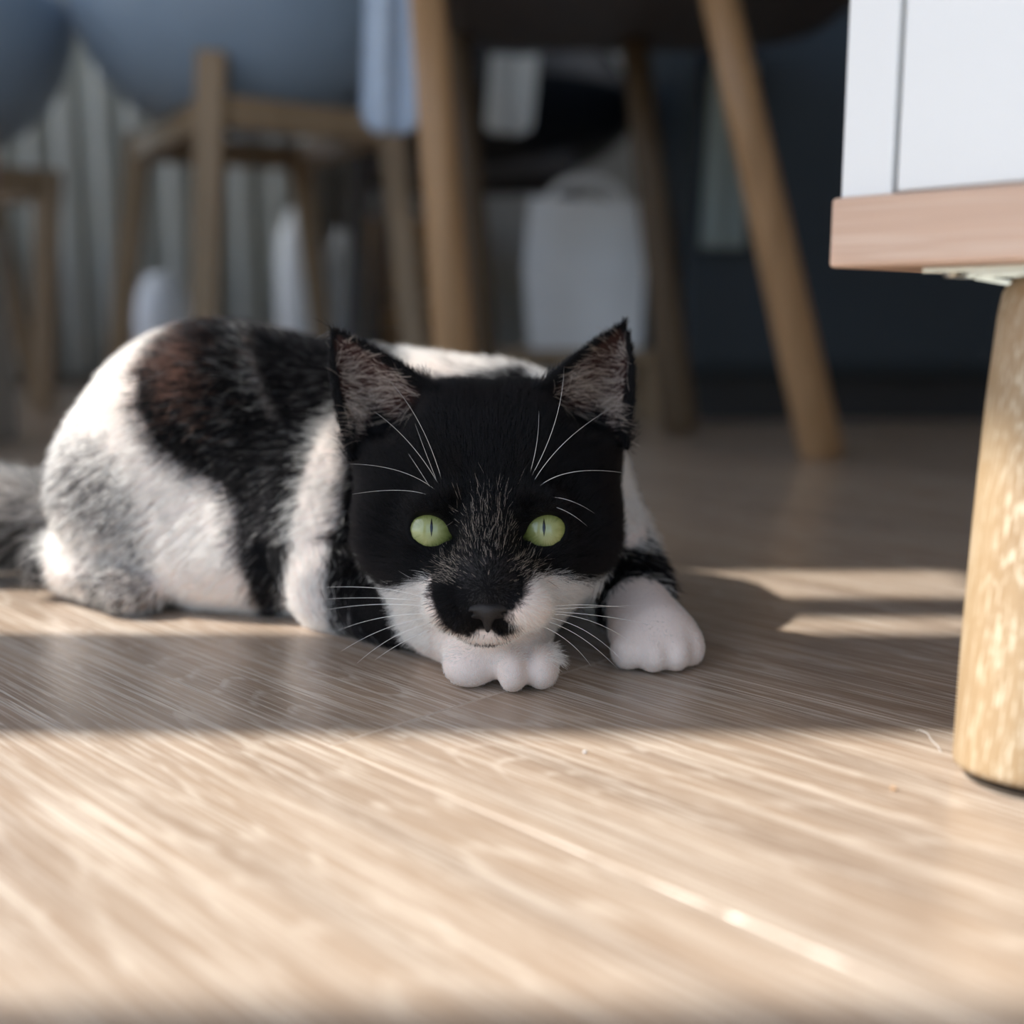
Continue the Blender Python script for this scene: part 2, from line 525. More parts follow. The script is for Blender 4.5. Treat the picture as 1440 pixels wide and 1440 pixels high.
# cloth over the seat edge
def hang_cloth(name, label, loc, w, z0, z1, mat, thick=0.006, folds=3, ry=0.0, rz=0.0, round_end=True):
    m_ = MB()
    nx, nz = 22, 18
    pts = []
    for side in (-1, 1):
        for j in range(nz + 1):
            t = j / nz
            for i in range(nx + 1):
                s = i / nx * 2 - 1
                z = z0 + (z1 - z0) * t
                ww = w
                if round_end:
                    q = min(1.0, t / 0.18)
                    ww = w * (0.55 + 0.45 * math.sqrt(max(0, 1 - (1 - q) ** 2)))
                x = s * ww / 2
                y = 0.006 * math.sin(s * PI * folds + t) + side * thick / 2 * (1 - abs(s) ** 6)
                pts.append((x + 0.01 * t, y, z))
    m_.v = pts
    n1 = (nx + 1) * (nz + 1)
    for q in range(2):
        for j in range(nz):
            for i in range(nx):
                a = q * n1 + j * (nx + 1) + i
                m_.f.append((a, a + 1, a + nx + 2, a + nx + 1))
    bd = [i for i in range(nx + 1)] + [(j + 1) * (nx + 1) + nx for j in range(nz)] + [nz * (nx + 1) + i for i in reversed(range(nx))] + [j * (nx + 1) for j in reversed(range(1, nz))]
    for i in range(len(bd)):
        a, b2 = bd[i], bd[(i + 1) % len(bd)]
        m_.f.append((a, b2, b2 + n1, a + n1))
    o = m_.build(name, mat, None, loc, (0, ry, rz), smooth=True)
    return o
cl = hang_cloth('cloth', '', (-0.114, 1.16, 0), 0.062, 0.305, 0.476, M['cloth'], folds=2, rz=0.15)
# the fold lying over the seat
tag(cl, 'pale blue cloth hanging over the edge of the brown-grey seat', 'cloth')
mb = MB(); mb.box(-0.106, -0.02, 1.135, 1.19, 0.4745, 0.480)
mb.build('cloth_fold', M['cloth'], None, bevel=0.002)
bpy.data.objects['cloth_fold'].parent = cl
bpy.data.objects['cloth_fold'].matrix_parent_inverse = Matrix.Rotation(-0.15, 4, 'Z') @ Matrix.Translation((0.114, -1.16, 0))

def shell_mesh(R, z0, H, back_dir, back_h, sx=1.0, sy=1.0):
    m_ = MB()
    nt_, na = 14, 40
    layers = []
    for off in (0.0, 0.008):
        for i in range(nt_ + 1):
            t = i / nt_
            for k in range(na):
                a = 2 * PI * k / na
                rr = (R - off) * math.sin(min(1, t * 1.02) * PI / 2) ** 0.75
                up = max(0, math.cos(a - back_dir)) ** 1.5
                z = z0 + off + (H + back_h * up) * (1 - math.cos(t * PI / 2)) ** 1.15
                flare = 1 + 0.10 * t * t
                layers.append((rr * flare * math.cos(a) * sx, rr * flare * math.sin(a) * sy, z))
    m_.v = layers
    n1 = (nt_ + 1) * na
    for q in range(2):
        for i in range(nt_):
            for k in range(na):
                k2 = (k + 1) % na
                a = q * n1 + i * na
                m_.f.append((a + k, a + k2, a + na + k2, a + na + k))
    e = nt_ * na
    for k in range(na):
        k2 = (k + 1) % na
        m_.f.append((e + k, e + k2, n1 + e + k2, n1 + e + k))
    return m_

def shell_chair(name, label, loc, R, z0, H, bd, bh, corners, feet, rail_z, mat, wmat, lw=0.034, group=None):
    t = thing(name, label, 'chair', loc, 0, group)
    shell_mesh(R, z0, H, bd, bh).build('seat_shell', mat, t, smooth=True)
    for c, f_ in zip(corners, feet):
        m_ = MB(); m_.bar((c[0], c[1], rail_z + 0.02 + (c[2] if len(c) > 2 else 0)), (f_[0], f_[1], 0.0), lw, lw * 0.8, up=(0, 1, 0), w2=lw * 0.85, h2=lw * 0.7)
        m_.build('leg', wmat, t, bevel=0.004)
    for i in range(4):
        a, b2 = corners[i], corners[(i + 1) % 4]
        m_ = MB(); m_.bar((a[0], a[1], rail_z), (b2[0], b2[1], rail_z), 0.022, 0.036)
        m_.build('rail', wmat, t, bevel=0.003)
    return t
# blue-grey tub chair, legs and rails under it
shell_chair('shell_chair', 'blue-grey shell chair whose square oak legs and rails show left of centre', (-0.345, 1.62, 0), 0.205, 0.372, 0.17, PI / 2, 0.28,
            [(-0.18, 0.10), (0.0, -0.20, 0.045), (0.19, -0.06), (0.025, 0.20)],
            [(-0.255, 0.15), (-0.025, -0.22), (0.23, -0.12), (0.055, 0.26)], 0.37, M['shell'], M['chair_oak2'])
shell_chair('shell_chair', 'blue-grey shell chair at the far left, cut off by the frame', (-0.83, 1.62, 0), 0.225, 0.345, 0.19, PI / 2 + 0.4, 0.28,
            [(-0.2, 0.0), (0.0, -0.14), (0.18, 0.08), (0.02, 0.24)],
            [(-0.27, -0.02), (-0.03, -0.20), (0.155, 0.07), (0.05, 0.32)], 0.318, M['shell'], M['chair_oak2'])
shell_chair('shell_chair', 'black shell chair standing behind the brown-grey seat', (-0.065, 2.04, 0), 0.255, 0.362, 0.12, PI / 2, 0.3,
            [(-0.17, -0.12), (0.15, -0.14), (0.16, 0.15), (-0.16, 0.15)],
            [(-0.2, -0.16), (0.19, -0.18), (0.2, 0.22), (-0.2, 0.22)], 0.372, M['black_seat'], M['dark_seat'], lw=0.024)

# grey curtain, rear left
mb = MB()
nx = 160
for j, z in enumerate((0.02, 0.8, 1.6, 2.3)):
    for i in range(nx + 1):
        x = -1.28 + i / nx * 0.90
        y = 2.42 + 0.028 * math.sin(i / nx * 2 * PI * 13 + 0.4 * math.sin(i * 0.21)) * (1.1 - 0.15 * j)
        mb.v.append((x, y, z))
for j in range(3):
    for i in range(nx):
        a = j * (nx + 1) + i
        mb.f.append((a, a + 1, a + nx + 2, a + nx + 1))
cur = mb.build('curtain', M['curtain'], None, smooth=True)
md = cur.modifiers.new('thickness', 'SOLIDIFY'); md.thickness = 0.003
tag(cur, 'grey floor-length curtain hanging in folds at the rear left', 'curtain')
mb = MB(); mb.tube([(-1.29, 2.42, 2.32), (-0.2, 2.42, 2.32)], [0.012, 0.012]); mb.build('curtain_rod', M['metal'], cur, smooth=True)

# tall navy cupboard, right
cup = thing('cupboard', 'tall dark navy cupboard standing behind the right oak chair leg', 'cupboard', (0.60, 1.62, 0))
mb = MB(); mb.box(-0.38, 0.75, -0.11, 0.4, 0.06, 2.1); mb.build('body', M['navy'], cup, bevel=0.004)
mb = MB(); mb.box(-0.36, 0.73, -0.07, 0.38, 0.0, 0.062); mb.build('plinth', M['black_seat'], cup)
mb = MB(); mb.box(-0.378, 0.17, -0.130, -0.111, 0.075, 2.09); dA = mb.build('door', M['navy'], cup, bevel=0.002)
mb = MB(); mb.box(0.175, 0.748, -0.130, -0.111, 0.075, 2.09); dB = mb.build('door', M['navy'], cup, bevel=0.002)
mb = MB(); mb.bar((-0.352, -0.15, 0.42), (-0.352, -0.15, 0.50), 0.012, 0.012); mb.bar((-0.352, -0.15, 0.425), (-0.352, -0.128, 0.425), 0.01, 0.01); mb.bar((-0.352, -0.15, 0.495), (-0.352, -0.128, 0.495), 0.01, 0.01)
mb.build('handle', M['metal'], dA, bevel=0.002)
tw = hang_cloth('towel', '', (0.254, 1.455, 0), 0.056, 0.215, 0.43, M['towel'], folds=2, round_end=False)
tag(tw, 'pale grey-green towel hanging on the navy cupboard door', 'towel')

gc = hang_cloth('cloth', '', (-0.006, 1.742, 0), 0.068, 0.392, 0.500, M['grey_cloth'], folds=1, rz=0.05)
tag(gc, 'small grey cloth hanging over the front rim of the black chair', 'cloth')
# white bag on a low wooden bench behind the chairs
bn = thing('bench', 'low brown wooden bench carrying the white paper bag', 'bench', (0.075, 1.60, 0))
mb = MB(); mb.box(-0.09, 0.13, -0.09, 0.09, 0.07, 0.092); mb.build('top', M['chair_oak2'], bn, bevel=0.003)
for sx in (-0.07, 0.11):
    for sy in (-0.07, 0.07):
        mb = MB(); mb.box(sx - 0.015, sx + 0.015, sy - 0.015, sy + 0.015, 0, 0.07); mb.build('leg', M['chair_oak2'], bn)
bag = thing('paper_bag', 'white paper bag standing on the low bench below the black chair', 'bag', (0.09, 1.60, 0.092))
mb = MB()
prof = [(-0.066, -0.06, 0.0), (0.078, -0.06, 0.0), (0.078, 0.06, 0.0), (-0.066, 0.06, 0.0)]
mid = [(-0.074, -0.056, 0.11), (0.082, -0.056, 0.10), (0.082, 0.056, 0.11), (-0.074, 0.056, 0.11)]
top = [(-0.066, -0.04, 0.195), (0.072, -0.036, 0.19), (0.072, 0.04, 0.198), (-0.066, 0.04, 0.195)]
mb.v = prof + mid + top
for i in range(2):
    for k in range(4):
        k2 = (k + 1) % 4
        mb.f.append((i * 4 + k, i * 4 + k2, i * 4 + 4 + k2, i * 4 + 4 + k))
mb.f.append((3, 2, 1, 0))
bd_ = mb.build('bag_body', M['white_box'], bag)
md = bd_.modifiers.new('thickness', 'SOLIDIFY'); md.thickness = 0.002
for yy in (-0.037, 0.04):
    mb = MB()
    mb.tube([(0.005 + 0.05 * math.cos(a), yy, 0.185 + 0.035 * math.sin(a)) for a in np.linspace(PI, 0, 14)], [0.004] * 14, n=8)
    mb.build('handle', M['white_box'], bag, smooth=True)
cr = thing('crate', 'brown wooden crate behind the front oak chair leg', 'crate', (-0.215, 2.47, 0))
for z in (0.02, 0.10, 0.18, 0.26):
    mb = MB(); mb.box(-0.06, 0.075, -0.06, -0.048, z, z + 0.07); mb.build('slat', M['crate'], cr, bevel=0.002)
    mb = MB(); mb.box(-0.06, 0.075, 0.06, 0.072, z, z + 0.07); mb.build('slat', M['crate'], cr, bevel=0.002)
for sx in (-0.072, 0.075):
    mb = MB(); mb.box(sx, sx + 0.012, -0.06, 0.072, 0.0, 0.335); mb.build('side', M['crate'], cr, bevel=0.002)
mb = MB(); mb.box(-0.06, 0.075, -0.06, 0.072, 0.0, 0.02); mb.build('bottom', M['crate'], cr)
def jug(name, label, loc, prof_, mat):
    m_ = MB()
    m_.tube([(0, 0, z) for z, r in prof_], [r for z, r in prof_], n=24)
    o = m_.build(name, mat, None, loc, smooth=True)
    return tag(o, label, 'bottle')
jug('bottle', 'tall white bottle standing between the shell chair and the crate', (-0.385, 2.2, 0),
    [(0, 0.042), (0.01, 0.046), (0.24, 0.046), (0.28, 0.042), (0.305, 0.03), (0.325, 0.022), (0.33, 0.018)], M['white_box'])
jug('bottle', 'short pale bottle standing under the blue-grey shell chair', (-0.645, 2.2, 0),
    [(0, 0.046), (0.01, 0.05), (0.15, 0.05), (0.185, 0.04), (0.205, 0.03), (0.215, 0.02)], M['white_box'])
jug('bottle', 'small white bottle with narrow neck standing left of the crate', (-0.318, 2.26, 0),
    [(0, 0.03), (0.01, 0.033), (0.20, 0.033), (0.25, 0.03), (0.275, 0.018), (0.295, 0.014)], M['white_box'])
pk = thing('bundle', 'pink cushion on a grey box, cut off at the far left', 'cushion', (-0.607, 1.25, 0))
mb = MB()
for i in range(9):
    t = i / 8
    pass
mb.tube([(0, 0, 0.225), (0, 0, 0.24), (0, 0, 0.28), (0, 0, 0.33), (0, 0, 0.36), (0, 0, 0.375)], [0.03, 0.06, 0.072, 0.07, 0.055, 0.02], n=24)
mb.build('cushion', M['pink'], pk, smooth=True)
mb = MB(); mb.box(-0.06, 0.06, -0.05, 0.05, 0.0, 0.225); mb.build('box', M['stone'], pk, bevel=0.004)

# ------------------------------------------------------------------ the cat
# The body is one surface, polygonised from a blended distance field; centimetres until it is linked.
def smin(a, b, k):
    h = np.clip(0.5 + 0.5 * (b - a) / k, 0, 1)
    return b * (1 - h) + a * h - k * h * (1 - h)

class Field:
    def __init__(self, lo, hi, h):
        self.lo, self.h = np.array(lo, float), h
        self.n = [int(math.ceil((hi[i] - lo[i]) / h)) + 1 for i in range(3)]
        self.ax = [(lo[i] + h * np.arange(self.n[i])).astype(np.float32) for i in range(3)]
        self.F = np.full(self.n, 8.0, np.float32)
    def region(self, lo, hi, pad):
        sl, g = [], []
        for i in range(3):
            a = max(0, int((lo[i] - pad - self.lo[i]) / self.h))
            b_ = min(self.n[i], int((hi[i] + pad - self.lo[i]) / self.h) + 2)
            sl.append(slice(a, max(a, b_)))
            g.append(self.ax[i][sl[-1]])
        return tuple(sl), g[0][:, None, None], g[1][None, :, None], g[2][None, None, :]
    def put(self, sl, d, k, cut=False):
        if cut:
            self.F[sl] = -smin(-self.F[sl], d, k)
        else:
            self.F[sl] = smin(self.F[sl], d, k)
    def ell(self, c, r, k=1.0, R=None, cut=False):
        c, r = np.array(c, float), np.array(r, float)
        m = float(max(r)) if R is not None else r
        sl, X, Y, Z = self.region(c - m, c + m, k + 1.0)
        X, Y, Z = X - c[0], Y - c[1], Z - c[2]
        if R is not None:
            X, Y, Z = (R[0][0] * X + R[0][1] * Y + R[0][2] * Z, R[1][0] * X + R[1][1] * Y + R[1][2] * Z, R[2][0] * X + R[2][1] * Y + R[2][2] * Z)
        a, b_, c_ = X / r[0], Y / r[1], Z / r[2]
        k0 = np.sqrt(a * a + b_ * b_ + c_ * c_) + 1e-6
        k1 = np.sqrt((a / r[0]) ** 2 + (b_ / r[1]) ** 2 + (c_ / r[2]) ** 2) + 1e-6
        d = k0 * (k0 - 1) / k1
        self.put(sl, (-d if False else d).astype(np.float32), k, cut)
    def cap(self, a, b_, ra, rb, k=1.0, cut=False):
        a, b_ = np.array(a, float), np.array(b_, float)
        m = max(ra, rb)
        sl, X, Y, Z = self.region(np.minimum(a, b_) - m, np.maximum(a, b_) + m, k + 1.0)
        ab = b_ - a
        X, Y, Z = X - a[0], Y - a[1], Z - a[2]
        t = np.clip((X * ab[0] + Y * ab[1] + Z * ab[2]) / (ab @ ab), 0, 1)
        d = np.sqrt((X - t * ab[0]) ** 2 + (Y - t * ab[1]) ** 2 + (Z - t * ab[2]) ** 2) - (ra + (rb - ra) * t)
        self.put(sl, d.astype(np.float32), k, cut)
    def cloud(self, P, rad, k):
        P = np.array(P, float)
        m = float(max(rad))
        sl, X, Y, Z = self.region(P.min(0) - m, P.max(0) + m, k + 0.5)
        d = np.full(np.broadcast(X, Y, Z).shape, 9.0, np.float32)
        for p, r in zip(P, rad):
            np.minimum(d, np.sqrt((X - p[0]) ** 2 + (Y - p[1]) ** 2 + (Z - p[2]) ** 2).astype(np.float32) - np.float32(r), out=d)
        self.put(sl, d, k)
    def surface(self):
        F = self.F
        ins = F < 0
        c = [s - 1 for s in F.shape]
        cnt = np.zeros(c, np.int8)
        for i in (0, 1):
            for j in (0, 1):
                for k in (0, 1):
                    cnt += ins[i:c[0] + i, j:c[1] + j, k:c[2] + k]
        act = np.argwhere((cnt > 0) & (cnt < 8))
        idx = np.full(c, -1, np.int32)
        idx[act[:, 0], act[:, 1], act[:, 2]] = np.arange(len(act))
        acc = np.zeros((len(act), 3)); num = np.zeros(len(act))
        cs = [(i, j, k) for i in (0, 1) for j in (0, 1) for k in (0, 1)]
        val = {q: F[act[:, 0] + q[0], act[:, 1] + q[1], act[:, 2] + q[2]] for q in cs}
        for q in cs:
            for ax in range(3):
                if q[ax]:
                    continue
                p = list(q); p[ax] = 1; p = tuple(p)
                a, b_ = val[q], val[p]
                mk = (a < 0) != (b_ < 0)
                t = np.where(mk, a / np.where(mk, a - b_, 1), 0)
                pos = np.tile(np.array(q, float), (len(act), 1)); pos[:, ax] = t
                acc[mk] += pos[mk]; num[mk] += 1
        V = self.lo + self.h * (act + acc / num[:, None])
        quads = []
        for ax in range(3):
            s0 = [slice(None)] * 3; s1 = [slice(None)] * 3
            s0[ax] = slice(0, -1); s1[ax] = slice(1, None)
            A, B = ins[tuple(s0)], ins[tuple(s1)]
            e = np.argwhere(A != B)
            o1, o2 = (ax + 1) % 3, (ax + 2) % 3
            ok = (e[:, o1] > 0) & (e[:, o2] > 0) & (e[:, o1] < c[o1]) & (e[:, o2] < c[o2])
            e = e[ok]
            fl = A[e[:, 0], e[:, 1], e[:, 2]]
            def at(d1, d2):
                q = e.copy(); q[:, o1] += d1; q[:, o2] += d2
                return idx[q[:, 0], q[:, 1], q[:, 2]]
            q = np.stack([at(-1, -1), at(0, -1), at(0, 0), at(-1, 0)], 1)
            q[~fl] = q[~fl][:, ::-1]
            quads.append(q)
        Q = np.concatenate(quads)
        return V, Q[(Q >= 0).all(1)]

def relax(V, Q, it, lam=0.5):
    E_ = np.concatenate([Q[:, [0, 1]], Q[:, [1, 2]], Q[:, [2, 3]], Q[:, [3, 0]]])
    for s in range(it):
        acc = np.zeros_like(V); n = np.zeros(len(V))
        for a, b_ in ((0, 1), (1, 0)):
            for ax in range(3):
                acc[:, ax] += np.bincount(E_[:, a], V[E_[:, b_], ax], len(V))
            n += np.bincount(E_[:, a], minlength=len(V))
        V = V + lam * (acc / np.maximum(n, 1)[:, None] - V)
    return V

def normals(V, Q):
    d1, d2 = V[Q[:, 2]] - V[Q[:, 0]], V[Q[:, 3]] - V[Q[:, 1]]
    fn = np.cross(d1, d2)
    n = np.zeros_like(V)
    for i in range(4):
        for ax in range(3):
            n[:, ax] += np.bincount(Q[:, i], fn[:, ax], len(V))
    return n / (np.linalg.norm(n, axis=1)[:, None] + 1e-9), 0.5 * np.linalg.norm(fn, axis=1)

def unit(v):
    return v / (np.linalg.norm(v, axis=-1, keepdims=True) + 1e-9)

# head frame: origin between the eyes, x to the picture's right, y out of the face, z up; the face is lifted towards the camera
HO = np.array([-0.86, 41.0, 5.63])
hy = unit(np.array([0.0, 0.0, 13.0]) - HO)
hx = unit(np.array([1.0, 0, 0]) - hy * hy[0])
hz = np.cross(hx, -hy)
hz = hz if hz[2] > 0 else -hz
HM = np.stack([hx, hy, hz], 1)            # columns: head axes in the world
def H(p):
    return HO + np.asarray(p, float) @ HM.T
def toH(p):
    return (np.asarray(p, float) - HO) @ HM
def hl(px, py, y):                        # where a point of the face drawing lies at depth y of the head frame
    s = 1650.0 / (42.2 - y)
    return np.array([(px - 686.0) / s, y, (746.0 - py) / s])

SPLIT = 0.13
fld = Field((-33, 34.5, -0.6), (9.5, 66, 14.6), SPLIT)
f = fld
# trunk
f.cap((-14.0, 57.6, 6.7), (-1.0, 56.0, 5.9), 5.7, 5.0, 1)
f.ell((-14.6, 57.4, 6.1), (6.4, 6.4, 6.1), 2.0)
f.ell((-8.5, 54.6, 4.2), (7.6, 5.6, 4.1), 2.5)
f.cap((-13.8, 52.2, 2.3), (-8.5, 51.4, 2.2), 2.1, 2.1, 2.0)
f.ell((0.0, 52.8, 4.6), (4.8, 5.6, 4.6), 2.0)
# haunch, hind foot
a_ = math.radians(25)
f.ell((-16.8, 53.6, 5.0), (4.3, 3.0, 4.4), 1.8)
f.cap((-20.6, 54.2, 1.85), (-17.4, 51.8, 1.35), 1.6, 1.35, 0.5)
f.ell((-16.9, 51.5, 1.1), (1.6, 1.5, 1.1), 0.4)
# tail
f.cap((-20.5, 59.5, 3.0), (-25.5, 58.5, 3.1), 2.1, 1.9, 1.2)
f.cap((-25.5, 58.5, 3.1), (-31.3, 56.5, 1.6), 1.9, 0.9, 0.8)
# left foreleg (under the chin)
f.cap((-8.2, 52.0, 5.0), (-7.6, 49.4, 1.9), 2.9, 1.9, 1.2)
f.cap((-7.4, 49.2, 1.8), (-2.2, 43.4, 1.65), 1.8, 1.5, 1.0)
f.ell((-0.75, 41.9, 1.15), (1.85, 2.0, 1.15), 0.8)
for x, y, r in ((-1.50, 40.7, 1.0), (0.03, 40.15, 0.58), (1.05, 40.45, 0.64)):
    f.ell((x, y, 0.78), (r, 0.95, 0.80), 0.20)
# right foreleg
f.cap((4.0, 51.0, 3.2), (4.7, 47.8, 2.0), 2.1, 1.6, 1.0)
f.cap((4.7, 47.8, 2.0), (5.5, 43.6, 1.2), 1.5, 1.2, 0.8)
f.ell((5.45, 43.9, 1.05), (1.75, 2.1, 1.05), 0.6)
for x, y, r in ((4.35, 42.7, 0.66), (5.25, 42.35, 0.66), (6.1, 42.5, 0.62), (6.75, 43.15, 0.56)):
    f.ell((x, y, 0.76), (r, 0.9, 0.74), 0.22)
# neck
f.cap(H((0, -5.0, -0.5)), (0.0, 52.0, 5.6), 4.0, 4.8, 1.5)
f.cap(H((0, -3.2, -2.2)), (-0.8, 47.0, 2.6), 2.6, 2.4, 1.2)
# head
def hell(c, r, k, rot=0.0, cut=False):
    ca, sa = math.cos(rot), math.sin(rot)
    RL = np.array([[ca, 0, sa], [0, 1, 0], [-sa, 0, ca]])
    f.ell(H(c), r, k, RL @ HM.T, cut)
def hcap(a, b_, ra, rb, k, cut=False):
    f.cap(H(a), H(b_), ra, rb, k, cut)
hell((0, -4.3, 1.6), (4.3, 4.5, 4.0), 1.0)
for s in (-1, 1):
    hell((s * 1.55, -4.2, 2.95), (2.2, 3.3, 2.72), 0.8)
for s in (-1, 1):
    hell((s * 2.85, -4.3, 2.9), (2.25, 2.6, 2.45), 0.7)
    hell((s * 2.9, -3.6, 0.3), (2.15, 2.8, 2.7), 0.8)
    hell((s * 1.95, -2.6, -1.4), (1.8, 2.6, 1.65), 0.8)
hell((0, -1.9, -2.1), (2.55, 3.2, 1.75), 0.8)
hell((0, 0.4, -2.05), (1.9, 1.9, 1.35), 0.7)
hcap((0, -1.0, 1.3), (0, 1.9, -1.75), 1.05, 0.72, 0.6)
for s in (-1, 1):
    hell((s * 0.98, 1.35, -2.55), (1.25, 1.25, 1.0), 0.35)
    hell((s * 1.75, -0.55, 0.95), (1.15, 1.0, 0.55), 0.5, s * -0.15)
hell((0, 0.95, -3.46), (1.15, 1.0, 0.55), 0.3)
hell((0, 2.15, -2.2), (0.62, 0.55, 0.6), 0.3)
EYE = 2.06
for s in (-1, 1):
    hell((s * EYE, -1.16, -0.02), (1.27, 1.27, 1.22), 0.30)
# ears: curved sheets with a soft rim
EARS = []
for s, T, BO, BI in ((-1, hl(468, 466, -4.0), hl(493, 628, -2.9), hl(600, 541, -2.3)),
                     (1, hl(879, 455, -4.0), hl(880, 610, -2.9), hl(768, 539, -2.3))):
    hell((BO + BI) / 2 + np.array([0, 0.5, 0.05]), (1.62, 1.75, 1.15), 0.35, -s * 0.66, cut=True)
    P, rr, uv = [], [], []
    nu, nv = 24, 26
    for j in range(nv):
        v = j / (nv - 1) * 1.12 - 0.12
        for i in range(nu):
            u = i / (nu - 1)
            vo = max(v, 0)
            po = BO + (T - BO) * v + np.array([s * 0.22, 0.2, 0]) * math.sin(PI * vo)
            pi_ = BI + (T - BI) * v + np.array([s * -0.02, 0, 0.14]) * math.sin(PI * vo)
            p = po + (pi_ - po) * u
            p = p + np.array([0, -1.60 * math.sin(PI * u ** 0.85) * max(0.05, 1 - v) ** 0.8, 0])
            P.append(H(p)); rr.append(0.17 - 0.07 * vo); uv.append((u, v))
    EARS.append((s, T, BO, BI, np.array(P), np.array(uv)))
    f.cloud(P, rr, 0.22)
# eye openings: an almond with the inner corner low
for s in (-1, 1):
    hell((s * (EYE + 0.02), 0.25, 0.0), (0.79, 1.05, 0.60), 0.06, s * 0.30, cut=True)
    hell((s * (EYE - 0.64), 0.2, -0.22), (0.30, 0.9, 0.15), 0.05, s * 0.5, cut=True)
# mouth line and the groove under the nose
hcap((0, 2.75, -2.95), (0, 2.35, -3.35), 0.10, 0.08, 0.12, cut=True)
for s in (-1, 1):
    hcap((0, 2.25, -3.33), (s * 1.1, 1.55, -3.42), 0.07, 0.05, 0.1, cut=True)
V, Q = f.surface()
V = relax(V, Q, 2, 0.5)
V[:, 2] = np.maximum(V[:, 2], 0.02)
NRM, AREA = normals(V, Q)

# ---- coat: where the black and the white lie (x across, z up, on the near flank; a drawing on the face for the head)
def in_poly(x, y, poly):
    """signed distance to a polygon, negative inside"""
    poly = np.array(poly, float)
    d = np.full(x.shape, 1e9); ins_ = np.zeros(x.shape, bool)
    n = len(poly)
    for i in range(n):
        ax_, ay = poly[i]; bx, by = poly[(i + 1) % n]
        ex, ey = bx - ax_, by - ay
        t = np.clip(((x - ax_) * ex + (y - ay) * ey) / (ex * ex + ey * ey + 1e-12), 0, 1)
        d = np.minimum(d, (x - ax_ - t * ex) ** 2 + (y - ay - t * ey) ** 2)
        c_ = ((ay > y) != (by > y)) & (x < (bx - ax_) * (y - ay) / (by - ay + 1e-12) + ax_)
        ins_ ^= c_
    return np.sqrt(d) * np.where(ins_, -1, 1)

def fl(pts, D):
    return [((px - 720) / 1650 * D, 13 - (py - 450) / 1650 * D * 1.01) for px, py in pts]
SADDLE = fl([(185, 520), (200, 480), (235, 440), (330, 420), (600, 420), (560, 520), (480, 565), (455, 600), (440, 650), (425, 720), (412, 800), (400, 880),
             (372, 880), (362, 830), (350, 770), (344, 690), (320, 668), (270, 648), (228, 615), (198, 570)], 52)
SHOULDER = fl([(470, 560), (500, 540), (760, 520), (760, 960), (470, 960), (462, 880), (480, 720), (490, 620)], 50)
HAUNCH = fl([(85, 640), (120, 600), (165, 620), (205, 680), (215, 760), (190, 770), (150, 735), (100, 725), (72, 700)], 53)
HOCK = fl([(95, 790), (140, 775), (200, 800), (215, 850), (120, 870), (85, 830)], 51)
def hp_(pts, y):
    return [tuple(hl(px, py, y)[[0, 2]]) for px, py in pts]
FACE_WHITE_L = hp_([(440, 748), (486, 780), (505, 812), (530, 832), (566, 826), (600, 812), (632, 804), (650, 830), (660, 870), (700, 884), (706, 960), (440, 960)], 0.5)
FACE_WHITE_R = hp_([(666, 960), (672, 884), (715, 860), (730, 820), (742, 812), (760, 806), (790, 812), (835, 820), (865, 818), (890, 792), (960, 770), (960, 960)], 0.5)
NOSE_BLACK = hp_([(625, 790), (606, 815), (607, 838), (616, 860), (628, 880), (643, 890), (660, 893), (674, 884), (690, 884), (700, 893), (712, 894),
                  (724, 886), (729, 877), (716, 874), (711, 866), (727, 850), (737, 835), (740, 815), (726, 795), (686, 780)], 1.9)
CHEEK_IN = -2.6

